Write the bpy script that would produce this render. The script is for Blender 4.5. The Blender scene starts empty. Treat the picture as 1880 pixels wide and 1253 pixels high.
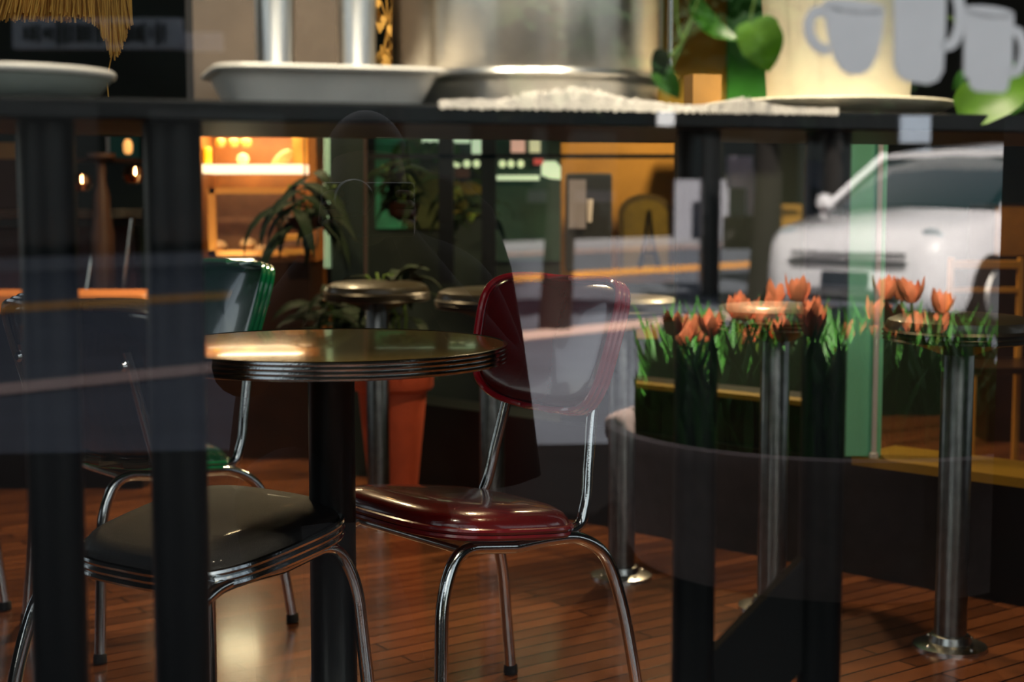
import bpy, bmesh, math, random
from mathutils import Vector, Matrix
random.seed(11)
PI = math.pi
sc = bpy.context.scene
COL = sc.collection
sc.view_settings.view_transform = 'Standard'
sc.view_settings.look = 'None'
sc.view_settings.gamma = 1
sc.view_settings.exposure = 0.0

# ------------------------------------------------------------------ camera
FPX = 2750.0
EYE = Vector((0, 0, 1.05))
PITCH = math.atan((626.5 - 365) / FPX)
cd = bpy.data.cameras.new('camera'); cam = bpy.data.objects.new('camera', cd); COL.objects.link(cam)
cam.location = EYE
cam.rotation_euler = (PI / 2 - PITCH, 0, 0)
cd.sensor_width = 36; cd.lens = 36 * FPX / 1880
cd.clip_start = 0.01; cd.clip_end = 200
cd.dof.use_dof = True; cd.dof.focus_distance = 2.75; cd.dof.aperture_fstop = 3.2
sc.camera = cam
FW = Vector((0, math.cos(PITCH), -math.sin(PITCH))); UP = Vector((0, math.sin(PITCH), math.cos(PITCH)))

def ray(px, py):
    return FW + Vector((1, 0, 0)) * ((px - 940) / FPX) - UP * ((py - 626.5) / FPX)
def at(px, py, Y):                 # point of the photograph at distance Y
    d = ray(px, py); return EYE + d * (Y / d.y)
def at_z(px, py, z):               # point of the photograph at height z
    d = ray(px, py); return EYE + d * ((z - EYE.z) / d.z)

# window plane of the shop front: n . p = G
YAW = math.radians(5.9)
N = Vector((-math.sin(YAW), math.cos(YAW), 0)); G = 1.32
T = Vector((math.cos(YAW), math.sin(YAW), 0))
def gp(u, z, off=0.0):             # point on the window plane
    p = N * (G + off) + T * u; return Vector((p.x, p.y, z))
R3 = Matrix([[(1 if i == j else 0) - 2 * N[i] * N[j] for j in range(3)] for i in range(3)])
def mirp(p): p = Vector(p); return p - N * (2 * (N.dot(p) - G))

# ------------------------------------------------------------------ materials
def lin(c):
    if isinstance(c, str):
        c = c.lstrip('#'); c = [int(c[i:i + 2], 16) / 255 for i in (0, 2, 4)]
        c = [x / 12.92 if x <= .04045 else ((x + .055) / 1.055) ** 2.4 for x in c]
    return (c[0], c[1], c[2], 1)
MATS = {}
def mat(name, c, rough=.5, metal=0, emit=None, es=0, coat=0, noise=0, nscale=20, bump=0, bscale=60, spec=.5, trans=0, sub=0):
    if name in MATS: return MATS[name]
    m = bpy.data.materials.new(name); m.use_nodes = True; nt = m.node_tree; b = nt.nodes['Principled BSDF']
    b.inputs['Base Color'].default_value = lin(c); b.inputs['Roughness'].default_value = rough
    b.inputs['Metallic'].default_value = metal; b.inputs['Coat Weight'].default_value = coat
    b.inputs['Coat Roughness'].default_value = .06
    b.inputs['Specular IOR Level'].default_value = spec
    b.inputs['Transmission Weight'].default_value = trans
    if emit is not None:
        b.inputs['Emission Color'].default_value = lin(emit); b.inputs['Emission Strength'].default_value = es
    tc = nt.nodes.new('ShaderNodeTexCoord')
    nz = nt.nodes.new('ShaderNodeTexNoise'); nz.inputs['Scale'].default_value = nscale; nz.inputs['Detail'].default_value = 4
    nt.links.new(tc.outputs['Object'], nz.inputs['Vector'])
    mx = nt.nodes.new('ShaderNodeMixRGB'); mx.blend_type = 'MULTIPLY'
    mx.inputs['Fac'].default_value = noise if noise else .08
    mx.inputs['Color1'].default_value = lin(c)
    cr = nt.nodes.new('ShaderNodeValToRGB'); cr.color_ramp.elements[0].position = .35; cr.color_ramp.elements[0].color = (.25, .25, .25, 1)
    cr.color_ramp.elements[1].position = .65
    nt.links.new(nz.outputs['Fac'], cr.inputs['Fac']); nt.links.new(cr.outputs['Color'], mx.inputs['Color2'])
    nt.links.new(mx.outputs['Color'], b.inputs['Base Color'])
    if bump:
        n2 = nt.nodes.new('ShaderNodeTexNoise'); n2.inputs['Scale'].default_value = bscale
        nt.links.new(tc.outputs['Object'], n2.inputs['Vector'])
        bp = nt.nodes.new('ShaderNodeBump'); bp.inputs['Strength'].default_value = bump; bp.inputs['Distance'].default_value = .0032
        nt.links.new(n2.outputs['Fac'], bp.inputs['Height']); nt.links.new(bp.outputs['Normal'], b.inputs['Normal'])
    MATS[name] = m; return m

def brushed(name, c, rough, an):
    m = mat(name, c, rough, 1); nt = m.node_tree; b = nt.nodes['Principled BSDF']
    tg = nt.nodes.new('ShaderNodeTangent'); tg.direction_type = 'RADIAL'; tg.axis = 'Z'
    b.inputs['Anisotropic'].default_value = an; b.inputs['Anisotropic Rotation'].default_value = .25; nt.links.new(tg.outputs['Tangent'], b.inputs['Tangent']); return m
chrome = mat('chrome', (.60, .62, .62), .11, 1, bump=.05, bscale=300)
chrome_dull = mat('worn chrome', (.62, .62, .60), .26, 1, noise=.3, nscale=60)
steel = brushed('brushed steel', (.68, .66, .62), .32, .8)
black = mat('black metal', '#080b0c', .36, 0, coat=.1, spec=.35)
blackpost = mat('black lacquered post', '#06090b', .38, 0, spec=.2)
shelfblack = mat('black shelf laminate', '#05080a', .4, spec=.3)
redv = mat('dark red vinyl', '#5c0a0a', .22, 0, coat=.7, bump=.08, bscale=200)
redt = mat('bright red ribbed trim', '#a50f20', .2, 0, coat=.6)
greenv = mat('green vinyl', '#03482c', .22, 0, coat=.7)
greent = mat('green ribbed trim', '#0a7a4c', .2, 0, coat=.6)
blackv = mat('black speckled vinyl', '#0c0a09', .4, 0, coat=.05, spec=.3, bump=.5, bscale=900)
clearv = mat('smoked black vinyl', '#0e0f10', .2, 0, coat=.6)
gold = mat('gold laminate', '#8a7444', .16, .55, coat=.5, noise=.4, nscale=90)
white = mat('white enamel', '#e2ddd4', .35, noise=.15)
cream = mat('cream glaze', '#ece2c8', .4, noise=.12, nscale=8)
lace = mat('white lace', '#d8d4cf', .9, bump=1, bscale=250)
terra = mat('terracotta', '#c4512c', .8, noise=.2)
soil = mat('soil', '#1c130c', .95, bump=1)
leafm = mat('dark leaf', '#13260f', .7, spec=.2, noise=.3, nscale=12)
leafb = mat('bright pothos leaf', '#6fa51f', .4, noise=.45, nscale=14)
leafg = mat('green pothos leaf', '#3d7a18', .4, noise=.4, nscale=14)
stemm = mat('plant stem', '#5c7a22', .6)
kraft = mat('kraft cardboard', '#b98a4a', .8, noise=.15)
walld = mat('dark green wall paint', '#081f1b', .6, noise=.2, nscale=4)
wally = mat('mustard wall paint', '#a87a2a', .7, noise=.3, nscale=5)
woodd = mat('dark wood', '#2a170d', .35, noise=.5, nscale=9)
wooda = mat('amber wood', '#a8682c', .4, noise=.4, nscale=9)
brass = mat('brass trim', '#b08a2c', .3, .6)
ceilm = mat('ceiling paint', '#1a1a18', .9)
straw = mat('dried straw', '#e8b050', .8, noise=.3)
teal = mat('teal paint', '#1b6f66', .5)
seagreen = mat('pale sea green paint', '#8fe8b8', .45, noise=.15, nscale=6)
whitem = mat('white metal', '#e6e0dc', .35)
rubber = mat('black rubber', '#0a0a0a', .7)
bulb = mat('warm lamp glass', '#fff0d0', .4, emit='#ffc070', es=26)
signlit = mat('lit pale green sign', '#d8f0d0', .5, emit='#cfe8c0', es=.85)
signred = mat('lit red sign', '#d04040', .5, emit='#d06050', es=.5)
shelflit = mat('glowing white shelf', '#fff2d8', .5, emit='#ffe9c4', es=1.6)  # white cabinet shelf, its lit look put in as emission

def floor_mat(name, ang, c1, c2, rough):
    m = bpy.data.materials.new(name); m.use_nodes = True; nt = m.node_tree; b = nt.nodes['Principled BSDF']
    tc = nt.nodes.new('ShaderNodeTexCoord'); mp = nt.nodes.new('ShaderNodeMapping')
    mp.inputs['Rotation'].default_value = (0, 0, -ang)
    br = nt.nodes.new('ShaderNodeTexBrick'); br.inputs['Scale'].default_value = 1
    br.inputs['Brick Width'].default_value = .9; br.inputs['Row Height'].default_value = .058
    br.inputs['Mortar Size'].default_value = .0032; br.inputs['Mortar'].default_value = lin('#0c0503')
    br.inputs['Color1'].default_value = lin(c1); br.inputs['Color2'].default_value = lin(c2); br.offset = .37
    nz = nt.nodes.new('ShaderNodeTexNoise'); nz.inputs['Scale'].default_value = 3; nz.inputs['Detail'].default_value = 6
    mp2 = nt.nodes.new('ShaderNodeMapping'); mp2.inputs['Rotation'].default_value = (0, 0, -ang); mp2.inputs['Scale'].default_value = (1, 9, 1)
    mx = nt.nodes.new('ShaderNodeMixRGB'); mx.blend_type = 'MULTIPLY'; mx.inputs['Fac'].default_value = .75
    L = nt.links.new
    L(tc.outputs['Object'], mp.inputs['Vector']); L(mp.outputs['Vector'], br.inputs['Vector'])
    L(tc.outputs['Object'], mp2.inputs['Vector']); L(mp2.outputs['Vector'], nz.inputs['Vector'])
    L(br.outputs['Color'], mx.inputs['Color1']); L(nz.outputs['Color'], mx.inputs['Color2'])
    hsv = nt.nodes.new('ShaderNodeHueSaturation'); hsv.inputs['Saturation'].default_value = 1; hsv.inputs['Value'].default_value = 1.5
    bw = nt.nodes.new('ShaderNodeRGBToBW'); L(nz.outputs['Color'], bw.inputs['Color']); L(bw.outputs['Val'], mx.inputs['Color2'])
    L(mx.outputs['Color'], hsv.inputs['Color']); L(hsv.outputs['Color'], b.inputs['Base Color'])
    b.inputs['Roughness'].default_value = rough; b.inputs['Coat Weight'].default_value = .6; b.inputs['Coat Roughness'].default_value = .13
    bp = nt.nodes.new('ShaderNodeBump'); bp.inputs['Strength'].default_value = .15; bp.inputs['Distance'].default_value = .002
    L(br.outputs['Fac'], bp.inputs['Height']); bp.invert = True; L(bp.outputs['Normal'], b.inputs['Normal'])
    return m

# pane: clear, with the mirror-like front of a real window
def glass_mats():
    m = bpy.data.materials.new('window glass'); m.use_nodes = True; nt = m.node_tree; nt.nodes.clear()
    o = nt.nodes.new('ShaderNodeOutputMaterial'); mx = nt.nodes.new('ShaderNodeMixShader'); tr = nt.nodes.new('ShaderNodeBsdfTransparent')
    gl = nt.nodes.new('ShaderNodeBsdfGlossy'); gl.inputs['Roughness'].default_value = 0.0; gl.inputs['Color'].default_value = (.97, .98, 1, 1)
    tr.inputs['Color'].default_value = (.93, .95, .94, 1)
    mx.inputs['Fac'].default_value = .15
    nt.links.new(tr.outputs[0], mx.inputs[1]); nt.links.new(gl.outputs[0], mx.inputs[2]); nt.links.new(mx.outputs[0], o.inputs['Surface'])
    m2 = bpy.data.materials.new('window glass inner face'); m2.use_nodes = True; nt = m2.node_tree; nt.nodes.clear()
    o = nt.nodes.new('ShaderNodeOutputMaterial'); tr = nt.nodes.new('ShaderNodeBsdfTransparent'); tr.inputs['Color'].default_value = (.97, .98, .97, 1)
    nt.links.new(tr.outputs[0], o.inputs['Surface'])
    return m, m2
GLASS, GLASS2 = glass_mats()

# ------------------------------------------------------------------ mesh helpers
VIRT = set()
def obj(name, bm, m, parent=None, smooth=True, virt=False, loc=None, bevel=0, sharp=.7):
    if (parent is not None and parent.name in VIRT) or virt:
        bm.transform(R3.to_4x4()); bmesh.ops.reverse_faces(bm, faces=bm.faces[:])
    me = bpy.data.meshes.new(name)
    bmesh.ops.recalc_face_normals(bm, faces=bm.faces[:])
    bm.to_mesh(me); bm.free()
    if isinstance(m, (list, tuple)):
        for x in m: me.materials.append(x)
    else: me.materials.append(m)
    if smooth:
        for p in me.polygons: p.use_smooth = True
        try: me.set_sharp_from_angle(angle=sharp)
        except Exception: pass
    o = bpy.data.objects.new(name, me); COL.objects.link(o)
    if parent is not None:
        o.parent = parent
        if parent.name in VIRT: VIRT.add(o.name)
    if loc is not None: o.location = loc
    if bevel:
        bv = o.modifiers.new('bevel', 'BEVEL'); bv.width = bevel; bv.segments = 2; bv.limit_method = 'ANGLE'
    return o
def tag(o, label=None, cat=None, group=None, kind=None):
    if label: o['label'] = label
    if cat: o['category'] = cat
    if group: o['group'] = group
    if kind: o['kind'] = kind
    return o
def thing(name, label, cat, loc=(0, 0, 0), rz=0, group=None, virt=False):
    o = bpy.data.objects.new(name, None); COL.objects.link(o); o.empty_display_size = .05
    o.location = mirp(loc) if virt else loc
    o.rotation_euler = (0, 0, rz)
    if virt: VIRT.add(o.name)
    return tag(o, label, cat, group)
def single(name, bm, m, label, cat, group=None, base=None, virt=False, **k):
    """a thing that is one mesh; its vertices are given in world space, base becomes its origin"""
    if base is None:
        xs = [v.co for v in bm.verts]
        base = Vector((sum(v.x for v in xs) / len(xs), sum(v.y for v in xs) / len(xs), min(v.z for v in xs)))
    base = Vector(base)
    bmesh.ops.translate(bm, verts=bm.verts[:], vec=-base)
    o = obj(name, bm, m, virt=virt, loc=mirp(base) if virt else base, **k)
    return tag(o, label, cat, group)
def struct(name, bm, m, virt=False, **k):
    xs = [v.co for v in bm.verts]; base = Vector((sum(v.x for v in xs) / len(xs), sum(v.y for v in xs) / len(xs), min(v.z for v in xs)))
    bmesh.ops.translate(bm, verts=bm.verts[:], vec=-base)
    o = obj(name, bm, m, virt=virt, loc=mirp(base) if virt else base, smooth=False, **k); o['kind'] = 'structure'; return o
def dup(root, loc=None, rz=None, label=None, virt=False, scale=None):
    r = root.copy(); COL.objects.link(r)
    if loc is not None: r.location = mirp(loc) if virt else loc
    if rz is not None: r.rotation_euler = (0, 0, rz)
    if scale: r.scale = (scale,) * 3
    if label: r['label'] = label
    for ch in list(root.children):
        c = ch.copy(); COL.objects.link(c); c.parent = r
        for g in list(ch.children):
            d = g.copy(); COL.objects.link(d); d.parent = c
    return r
def B(): return bmesh.new()
def box(bm, x0, x1, y0, y1, z0, z1, M=None, mi=0):
    vs = [Vector((x, y, z)) for x in (x0, x1) for y in (y0, y1) for z in (z0, z1)]
    if M is not None: vs = [M @ v for v in vs]
    v = [bm.verts.new(p) for p in vs]
    for f in ((0, 1, 3, 2), (4, 6, 7, 5), (0, 4, 5, 1), (2, 3, 7, 6), (0, 2, 6, 4), (1, 5, 7, 3)):
        bm.faces.new([v[i] for i in f]).material_index = mi
    return bm
def lathe(bm, prof, seg=40, M=None, cap=True):
    rings = []
    for r, z in prof:
        ring = []
        for i in range(seg):
            a = 2 * PI * i / seg; p = Vector((max(r, 1e-4) * math.cos(a), max(r, 1e-4) * math.sin(a), z))
            ring.append(bm.verts.new(M @ p if M is not None else p))
        rings.append(ring)
    for a, b in zip(rings, rings[1:]):
        for i in range(seg): bm.faces.new((a[i], a[(i + 1) % seg], b[(i + 1) % seg], b[i]))
    if cap:
        bm.faces.new(rings[0]); bm.faces.new(rings[-1])
    return bm
def smoothpath(pts, n=8, closed=False):
    P = [Vector(p) for p in pts]; out = []
    m = len(P)
    for i in range(m if closed else m - 1):
        p1, p2 = P[i], P[(i + 1) % m]
        p0 = P[i - 1] if (i > 0 or closed) else p1 * 2 - p2
        p3 = P[(i + 2) % m] if (i + 2 < m or closed) else p2 * 2 - p1
        for k in range(n):
            t = k / n
            out.append(.5 * ((2 * p1) + (-p0 + p2) * t + (2 * p0 - 5 * p1 + 4 * p2 - p3) * t * t + (-p0 + 3 * p1 - 3 * p2 + p3) * t ** 3))
    if not closed: out.append(P[-1])
    return out
def tube(bm, pts, r, seg=12, closed=False, smooth=0, flat=1.0):
    P = smoothpath(pts, smooth, closed) if smooth else [Vector(p) for p in pts]
    n = len(P); rings = []; ref = None
    for i, p in enumerate(P):
        if closed: t = (P[(i + 1) % n] - P[i - 1]).normalized()
        else: t = (P[min(i + 1, n - 1)] - P[max(i - 1, 0)]).normalized()
        if ref is None: ref = Vector((0, 0, 1)) if abs(t.z) < .9 else Vector((1, 0, 0))
        s = t.cross(ref)
        if s.length < 1e-5: s = t.orthogonal()
        s.normalize(); u = s.cross(t).normalized()
        if not closed: ref = u
        rr = r(i / (n - 1)) if callable(r) else r
        rings.append([bm.verts.new(p + s * math.cos(2 * PI * k / seg) * rr + u * math.sin(2 * PI * k / seg) * rr * flat) for k in range(seg)])
    m = n if closed else n - 1
    for i in range(m):
        a, b = rings[i], rings[(i + 1) % n]
        for k in range(seg): bm.faces.new((a[k], a[(k + 1) % seg], b[(k + 1) % seg], b[k]))
    if not closed:
        bm.faces.new(rings[0]); bm.faces.new(rings[-1])
    return bm
def arcpath(pts, rad=.05, n=6):       # polyline with rounded corners
    P = [Vector(p) for p in pts]; out = [P[0]]
    for i in range(1, len(P) - 1):
        a = (P[i - 1] - P[i]); b = (P[i + 1] - P[i]); r = min(rad, a.length * .49, b.length * .49)
        s = P[i] + a.normalized() * r; e = P[i] + b.normalized() * r
        for k in range(n + 1):
            t = k / n; out.append(s * (1 - t) ** 2 + P[i] * 2 * t * (1 - t) + e * t * t)
    out.append(P[-1]); return out
def extrude_outline(bm, pts, nrm, th):
    nrm = Vector(nrm).normalized() * th
    a = [bm.verts.new(Vector(p)) for p in pts]; b = [bm.verts.new(Vector(p) + nrm) for p in pts]
    bm.faces.new(a); bm.faces.new(list(reversed(b)))
    for i in range(len(a)): bm.faces.new((a[i], a[(i + 1) % len(a)], b[(i + 1) % len(a)], b[i]))
    return bm

# ------------------------------------------------------------------ room shell
def wbox(bm, u0, u1, z0, z1, t0=0, t1=.12):     # box lying along the window plane
    M = Matrix((( T.x, N.x, 0, N.x * G), (T.y, N.y, 0, N.y * G), (0, 0, 1, 0), (0, 0, 0, 1)))
    return box(bm, u0, u1, t0, t1, z0, z1, M)
FL = B(); fz = 0
pts = [gp(-4.2, 0, .0), gp(4.6, 0, .0), Vector((4.6, 7.4, 0)), Vector((-4.2, 7.4, 0))]
extrude_outline(FL, pts, (0, 0, -1), .1)
struct('floor', FL, floor_mat('plank floor', math.radians(36), '#8a5230', '#5e361e', .24))
struct('ceiling', extrude_outline(B(), [p + Vector((0, 0, 3.0)) for p in pts], (0, 0, 1), .1), ceilm)
struct('wall_back', box(B(), -4.2, 4.6, 7.2, 7.35, 0, 3.0), walld)
WL = B()
box(WL, -4.2, -4.05, .9, 7.2, 0, .7); box(WL, -4.2, -4.05, .9, 7.2, 2.5, 3.0)
for y0, y1 in ((.9, 2.0), (4.2, 4.5), (6.6, 7.2)): box(WL, -4.2, -4.05, y0, y1, .7, 2.5)
struct('wall_left', WL, walld)
WR = B()
box(WR, 4.3, 4.45, 1.75, 7.2, 0, .8); box(WR, 4.3, 4.45, 1.75, 7.2, 2.5, 3.0)
for y0, y1 in ((1.75, 2.2), (3.6, 4.0), (5.4, 7.2)): box(WR, 4.3, 4.45, y0, y1, .8, 2.5)
struct('wall_right', WR, walld)
FWL = B()
wbox(FWL, -4.15, -1.5, 0, 3.0); wbox(FWL, 1.9, 4.5, 0, 3.0); wbox(FWL, -1.5, 1.9, 2.7, 3.0); wbox(FWL, -1.5, 1.9, 0, .06)
struct('wall_front', FWL, walld)
PN = B(); M = Matrix(((T.x, N.x, 0, N.x * G), (T.y, N.y, 0, N.y * G), (0, 0, 1, 0), (0, 0, 0, 1)))
box(PN, -1.5, 1.9, .02, .028, .06, 2.7, M)
PN.faces.ensure_lookup_table()
for f in PN.faces:
    f.normal_update(); f.material_index = 0 if f.normal.dot(-N) > .9 or f.normal.dot(N) > .9 and (f.calc_center_median().dot(N) - G) < .022 else 1
struct('window_1', PN, [GLASS, GLASS2])

# ------------------------------------------------------------------ chairs
def superell(a, e, wf, wr, d):       # outline point: rounded trapezoid, wf front width, wr rear width
    c, s = math.cos(a), math.sin(a)
    x = math.copysign(abs(c) ** (2 / e), c); y = math.copysign(abs(s) ** (2 / e), s)
    w = wr + (wf - wr) * (y + 1) / 2
    return x * w / 2, y * d / 2
def make_chair(name, label, seatm, trimm, backm, bandm, group, chrome=chrome, bands=(-.012, -.001), ZS=.438):
    t = thing(name, label, 'chair', group=group)
    tilt = .026
    def zt(y): return tilt * (y / .2)
    # seat cushion
    bm = B(); seg = 56; rings = []
    for r, z in ((1, -.012), (1.0, .0), (.985, .012), (.94, .023), (.85, .031), (.65, .037), (.4, .040), (.15, .041)):
        ring = []
        for i in range(seg):
            x, y = superell(2 * PI * i / seg, 3.4, .42, .37, .385)
            ring.append(bm.verts.new((x * r, y * r, ZS + z + zt(y * r))))
        rings.append(ring)
    for a, b in zip(rings, rings[1:]):
        for i in range(seg): bm.faces.new((a[i], a[(i + 1) % seg], b[(i + 1) % seg], b[i]))
    bm.faces.new(rings[0]); bm.faces.new(rings[-1])
    obj('seat', bm, seatm, t)
    bm = B()
    for dz in bands:
        pp = []
        for i in range(seg):
            x, y = superell(2 * PI * i / seg, 3.4, .427, .377, .392); pp.append((x, y, ZS + dz - .002 + zt(y)))
        tube(bm, pp, .0062, 8, closed=True)
    obj('seat_band', bm, trimm, t)
    # backrest: local panel, tilt backwards
    ca, sa = math.cos(.30), math.sin(.30)
    def bp(x, z, y):                 # x across, z up the panel, y forward of its mid surface
        y = y + .045 * (x / .2) ** 2
        return Vector((x, -.225 - z * sa + y * ca, .625 + z * ca + y * sa))
    def outline(i, seg, k=1.0):
        a = 2 * PI * i / seg; c, s = math.cos(a), math.sin(a)
        u = math.copysign(abs(c) ** (2 / 3.9), c); v = math.copysign(abs(s) ** (2 / 3.9), s)
        w = (.187 + .027 * (v + 1) / 2) * k
        zz = .135 + .135 * v * k
        zz += .010 * (u ** 4) * max(v, 0) * k
        return u * w, zz
    bm = B(); seg = 72
    prof = [(0.02, -.014), (.35, -.014), (.7, -.013), (.9, -.010), (.985, -.004), (1, 0), (.985, .006), (.93, .013), (.8, .018), (.5, .021), (.02, .022)]
    rings = []
    for k, dy in prof:
        rings.append([bm.verts.new(bp(*outline(i, seg, k), dy)) for i in range(seg)])
    for a, b in zip(rings, rings[1:]):
        for i in range(seg): bm.faces.new((a[i], a[(i + 1) % seg], b[(i + 1) % seg], b[i]))
    bm.faces.new(rings[0]); bm.faces.new(rings[-1])
    obj('backrest', bm, backm, t)
    bm = B()
    for dy in (-.014, -.001, .012):
        tube(bm, [bp(*outline(i, seg, 1.012), dy) for i in range(seg)], .0062, 8, closed=True)
    obj('backrest_band', bm, bandm, t)
    # chrome tubing
    for s in (-1, 1):
        bm = B()
        top = bp(s * .125, .20, -.022); mid = bp(s * .13, .03, -.026)
        P = [(s * .155, .02, ZS - .034), (s * .158, -.155, ZS - .032), (s * .155, -.195, ZS + .01), (s * .145, -.213, ZS + .09), tuple(mid), tuple(top)]
        tube(bm, smoothpath(P, 8), lambda q: .0115 if q < .8 else .0115 * (1 - (q - .8) * 1.2), 12)
        st = obj('back_stile', bm, chrome, t)
        bm = B(); lathe(bm, [(.006, 0), (.009, .003), (.006, .008)], 12, Matrix.Translation(bp(s * .125, .18, -.034)) @ Matrix.Rotation(PI / 2, 4, 'X'))
        obj('screw', bm, chrome, st)
        for f in (-1, 1):
            bm = B()
            if f > 0: P = [(s * .172, .0, ZS - .037), (s * .176, .135, ZS - .018), (s * .187, .18, ZS - .10), (s * .212, .205, .012)]
            else: P = [(s * .172, .0, ZS - .037), (s * .172, -.17, ZS - .045), (s * .185, -.26, ZS - .17), (s * .205, -.305, .012)]
            if f > 0: path = arcpath(P, .09, 8)
            else: path = smoothpath([P[0], (s * .172, -.09, ZS - .036), (s * .173, -.165, ZS - .045), (s * .178, -.228, ZS - .088), (s * .186, -.264, ZS - .18), (s * .198, -.288, ZS - .31), P[-1]], 7)
            tube(bm, path, .0125, 14)
            lg = obj('leg', bm, chrome, t)
            bm = B(); lathe(bm, [(.011, 0), (.016, .003), (.015, .02), (.012, .024)], 14, Matrix.Translation((P[-1][0], P[-1][1], 0)))
            obj('foot_glide', bm, rubber, lg)
    bm = B(); tube(bm, [(-.165, .11, ZS - .03), (.165, .11, ZS - .03)], .008, 10); tube(bm, [(-.165, -.1, ZS - .036), (.165, -.1, ZS - .036)], .008, 10)
    obj('crossbar', bm, chrome_dull, t)
    return t
def facing(v): return math.atan2(v[1], v[0]) - PI / 2
F1 = (-.77, -.64)
CG = 'chrome framed diner chairs'
red = make_chair('diner_chair', 'dark red vinyl diner chair with chrome legs right of the round table', redv, mat('dark red ribbed trim', '#6a0d14', .2, coat=.5), redv, redt, CG)
gre = make_chair('diner_chair', 'green vinyl diner chair behind the round table', greenv, greent, greenv, greent, CG)
blk = make_chair('diner_chair', 'black vinyl diner chair nearest the window, seen from behind', blackv, chrome, clearv, mat('smoked ribbed trim', '#5a4c3a', .2, .5, coat=.5), CG, bands=(-.020, -.008, .004), ZS=.458)
def place(ch, rearmid, F):
    F = Vector((F[0], F[1])).normalized()
    ch.location = (rearmid[0] + F.x * .21, rearmid[1] + F.y * .21, 0); ch.rotation_euler = (0, 0, facing(F))
place(red, (.055, 3.02), F1)
place(gre, (-.75, 3.74), F1)
place(blk, (-.655, 2.44), (.56, .83))
g2 = dup(gre, (-1.56, 3.62, 0), facing((.9, -.3)), 'green vinyl diner chair cut off by the left edge of the photo')

# ------------------------------------------------------------------ round table
tc = at_z(607, 628, .79); TX, TY = -.326, 2.68
tb = thing('round_table', 'round gold topped cafe table with ribbed chrome edge on a black pedestal', 'table', (TX, TY, 0))
obj('tabletop', lathe(B(), [(.01, .791), (.30, .791), (.313, .790), (.313, .772), (.01, .77)], 96), gold, tb, sharp=.5)
bm = B()
for k, (rr, z) in enumerate(((.3145, .787), (.3152, .7792), (.3152, .7714), (.3145, .7636))):
    tube(bm, [(rr * math.cos(2 * PI * i / 96), rr * math.sin(2 * PI * i / 96), z) for i in range(96)], .0044, 8, closed=True)
lathe(bm, [(.311, .79), (.311, .759), (.306, .759)], 96, cap=False)
obj('edge_band', bm, chrome, tb)
obj('pedestal', lathe(B(), [(.15, .768), (.15, .755), (.05, .735), (.042, .72), (.042, .03), (.05, .02)], 40), black, tb)
obj('base_plate', lathe(B(), [(.24, 0), (.245, .008), (.22, .016), (.06, .03), (.05, .04)], 48), black, tb)

# ------------------------------------------------------------------ stools along the bar
def make_stool(label):
    t = thing('counter_stool', label, 'stool', group='floor mounted counter stools in a row')
    fl = obj('floor_flange', lathe(B(), [(.085, 0), (.085, .006), (.07, .011), (.05, .014), (.046, .03), (.042, .032)], 40), chrome_dull, t)
    for k in range(4):
        a = k * PI / 2 + .5; obj('screw', lathe(B(), [(.006, 0), (.006, .004), (.003, .006)], 8, Matrix.Translation((.068 * math.cos(a), .068 * math.sin(a), .009))), chrome_dull, fl)
    obj('pole', lathe(B(), [(.037, .02), (.037, .70), (.034, .705)], 32), mat('dim brushed steel', (.22, .22, .21), .34, 1, noise=.4, nscale=30), t)
    obj('seat_bracket', lathe(B(), [(.034, .69), (.10, .715), (.14, .725), (.14, .73)], 32), black, t)
    obj('seat_band', lathe(B(), [(.165, .724), (.171, .727), (.168, .732), (.173, .737), (.168, .742), (.173, .747), (.168, .752), (.165, .755)], 56), mat('dark ribbed rim', '#2a241a', .35, .4), t)
    obj('seat', lathe(B(), [(.164, .73), (.167, .757), (.160, .772), (.14, .781), (.09, .786), (.01, .787)], 56), mat('olive brown vinyl', '#2c2512', .4, coat=.2), t)
    return t
SP = [(1.03, 3.44), (.668, 3.78), (.305, 4.10), (-.060, 4.47), (-.435, 4.82)]
SL = ['counter stool nearest the right edge of the photo', 'counter stool second from the right, behind the black shelf posts', 'counter stool just right of the dark red chair',
      'counter stool directly behind the dark red chair', 'counter stool furthest left, beside the terracotta pot']
s0 = make_stool('round seated ' + SL[0])
s0.location = (*SP[0], 0)
for i in range(1, 5): dup(s0, (*SP[i], 0), 0, 'round seated ' + SL[i])

# low bar wall behind the stools, sea green post, brass ledges
rd = Vector((-.735, .68, 0)).normalized(); rn = Vector((.68, .735, 0)).normalized()
A0 = Vector((1.03, 3.44, 0))
def bar(t0, t1, o0, o1, z0, z1, bm=None):
    bm = bm or B(); b0 = A0 + rn * o0
    MM = Matrix(((rd.x, rn.x, 0, b0.x), (rd.y, rn.y, 0, b0.y), (0, 0, 1, 0), (0, 0, 0, 1)))
    return box(bm, t0, t1, 0, o1 - o0, z0, z1, MM)
lw = thing('bar_front', 'low black bar front with brass ledges behind the row of stools', 'counter', A0 + rn * .55)
def addbar(name, bm, m):
    bmesh.ops.translate(bm, verts=bm.verts[:], vec=-(A0 + rn * .55)); return obj(name, bm, m, lw, smooth=False)
addbar('panel', bar(-1.6, 2.4, .45, .62, 0, .32), black)
addbar('foot_ledge', bar(-1.6, .50, .40, .64, .32, .345), brass)
addbar('upper_panel', bar(.62, 1.62, .47, .62, .32, .475), black)
addbar('upper_ledge', bar(.62, 1.62, .44, .50, .462, .476), mat('dim brass', '#7a6420', .4, .5))
p = at(1586, 700, 4.05)
gpst = thing('door_post', 'pale sea green painted post with a white rod, standing on the brass ledge', 'post', (p.x, p.y + .03, .345))
obj('post', box(B(), -.054, .054, -.02, .02, 0, 1.6), seagreen, gpst, smooth=False, bevel=.003)
obj('rod', tube(B(), [(.03, -.035, .01), (.03, -.035, 1.1)], .0075, 12), whitem, gpst)
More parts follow.
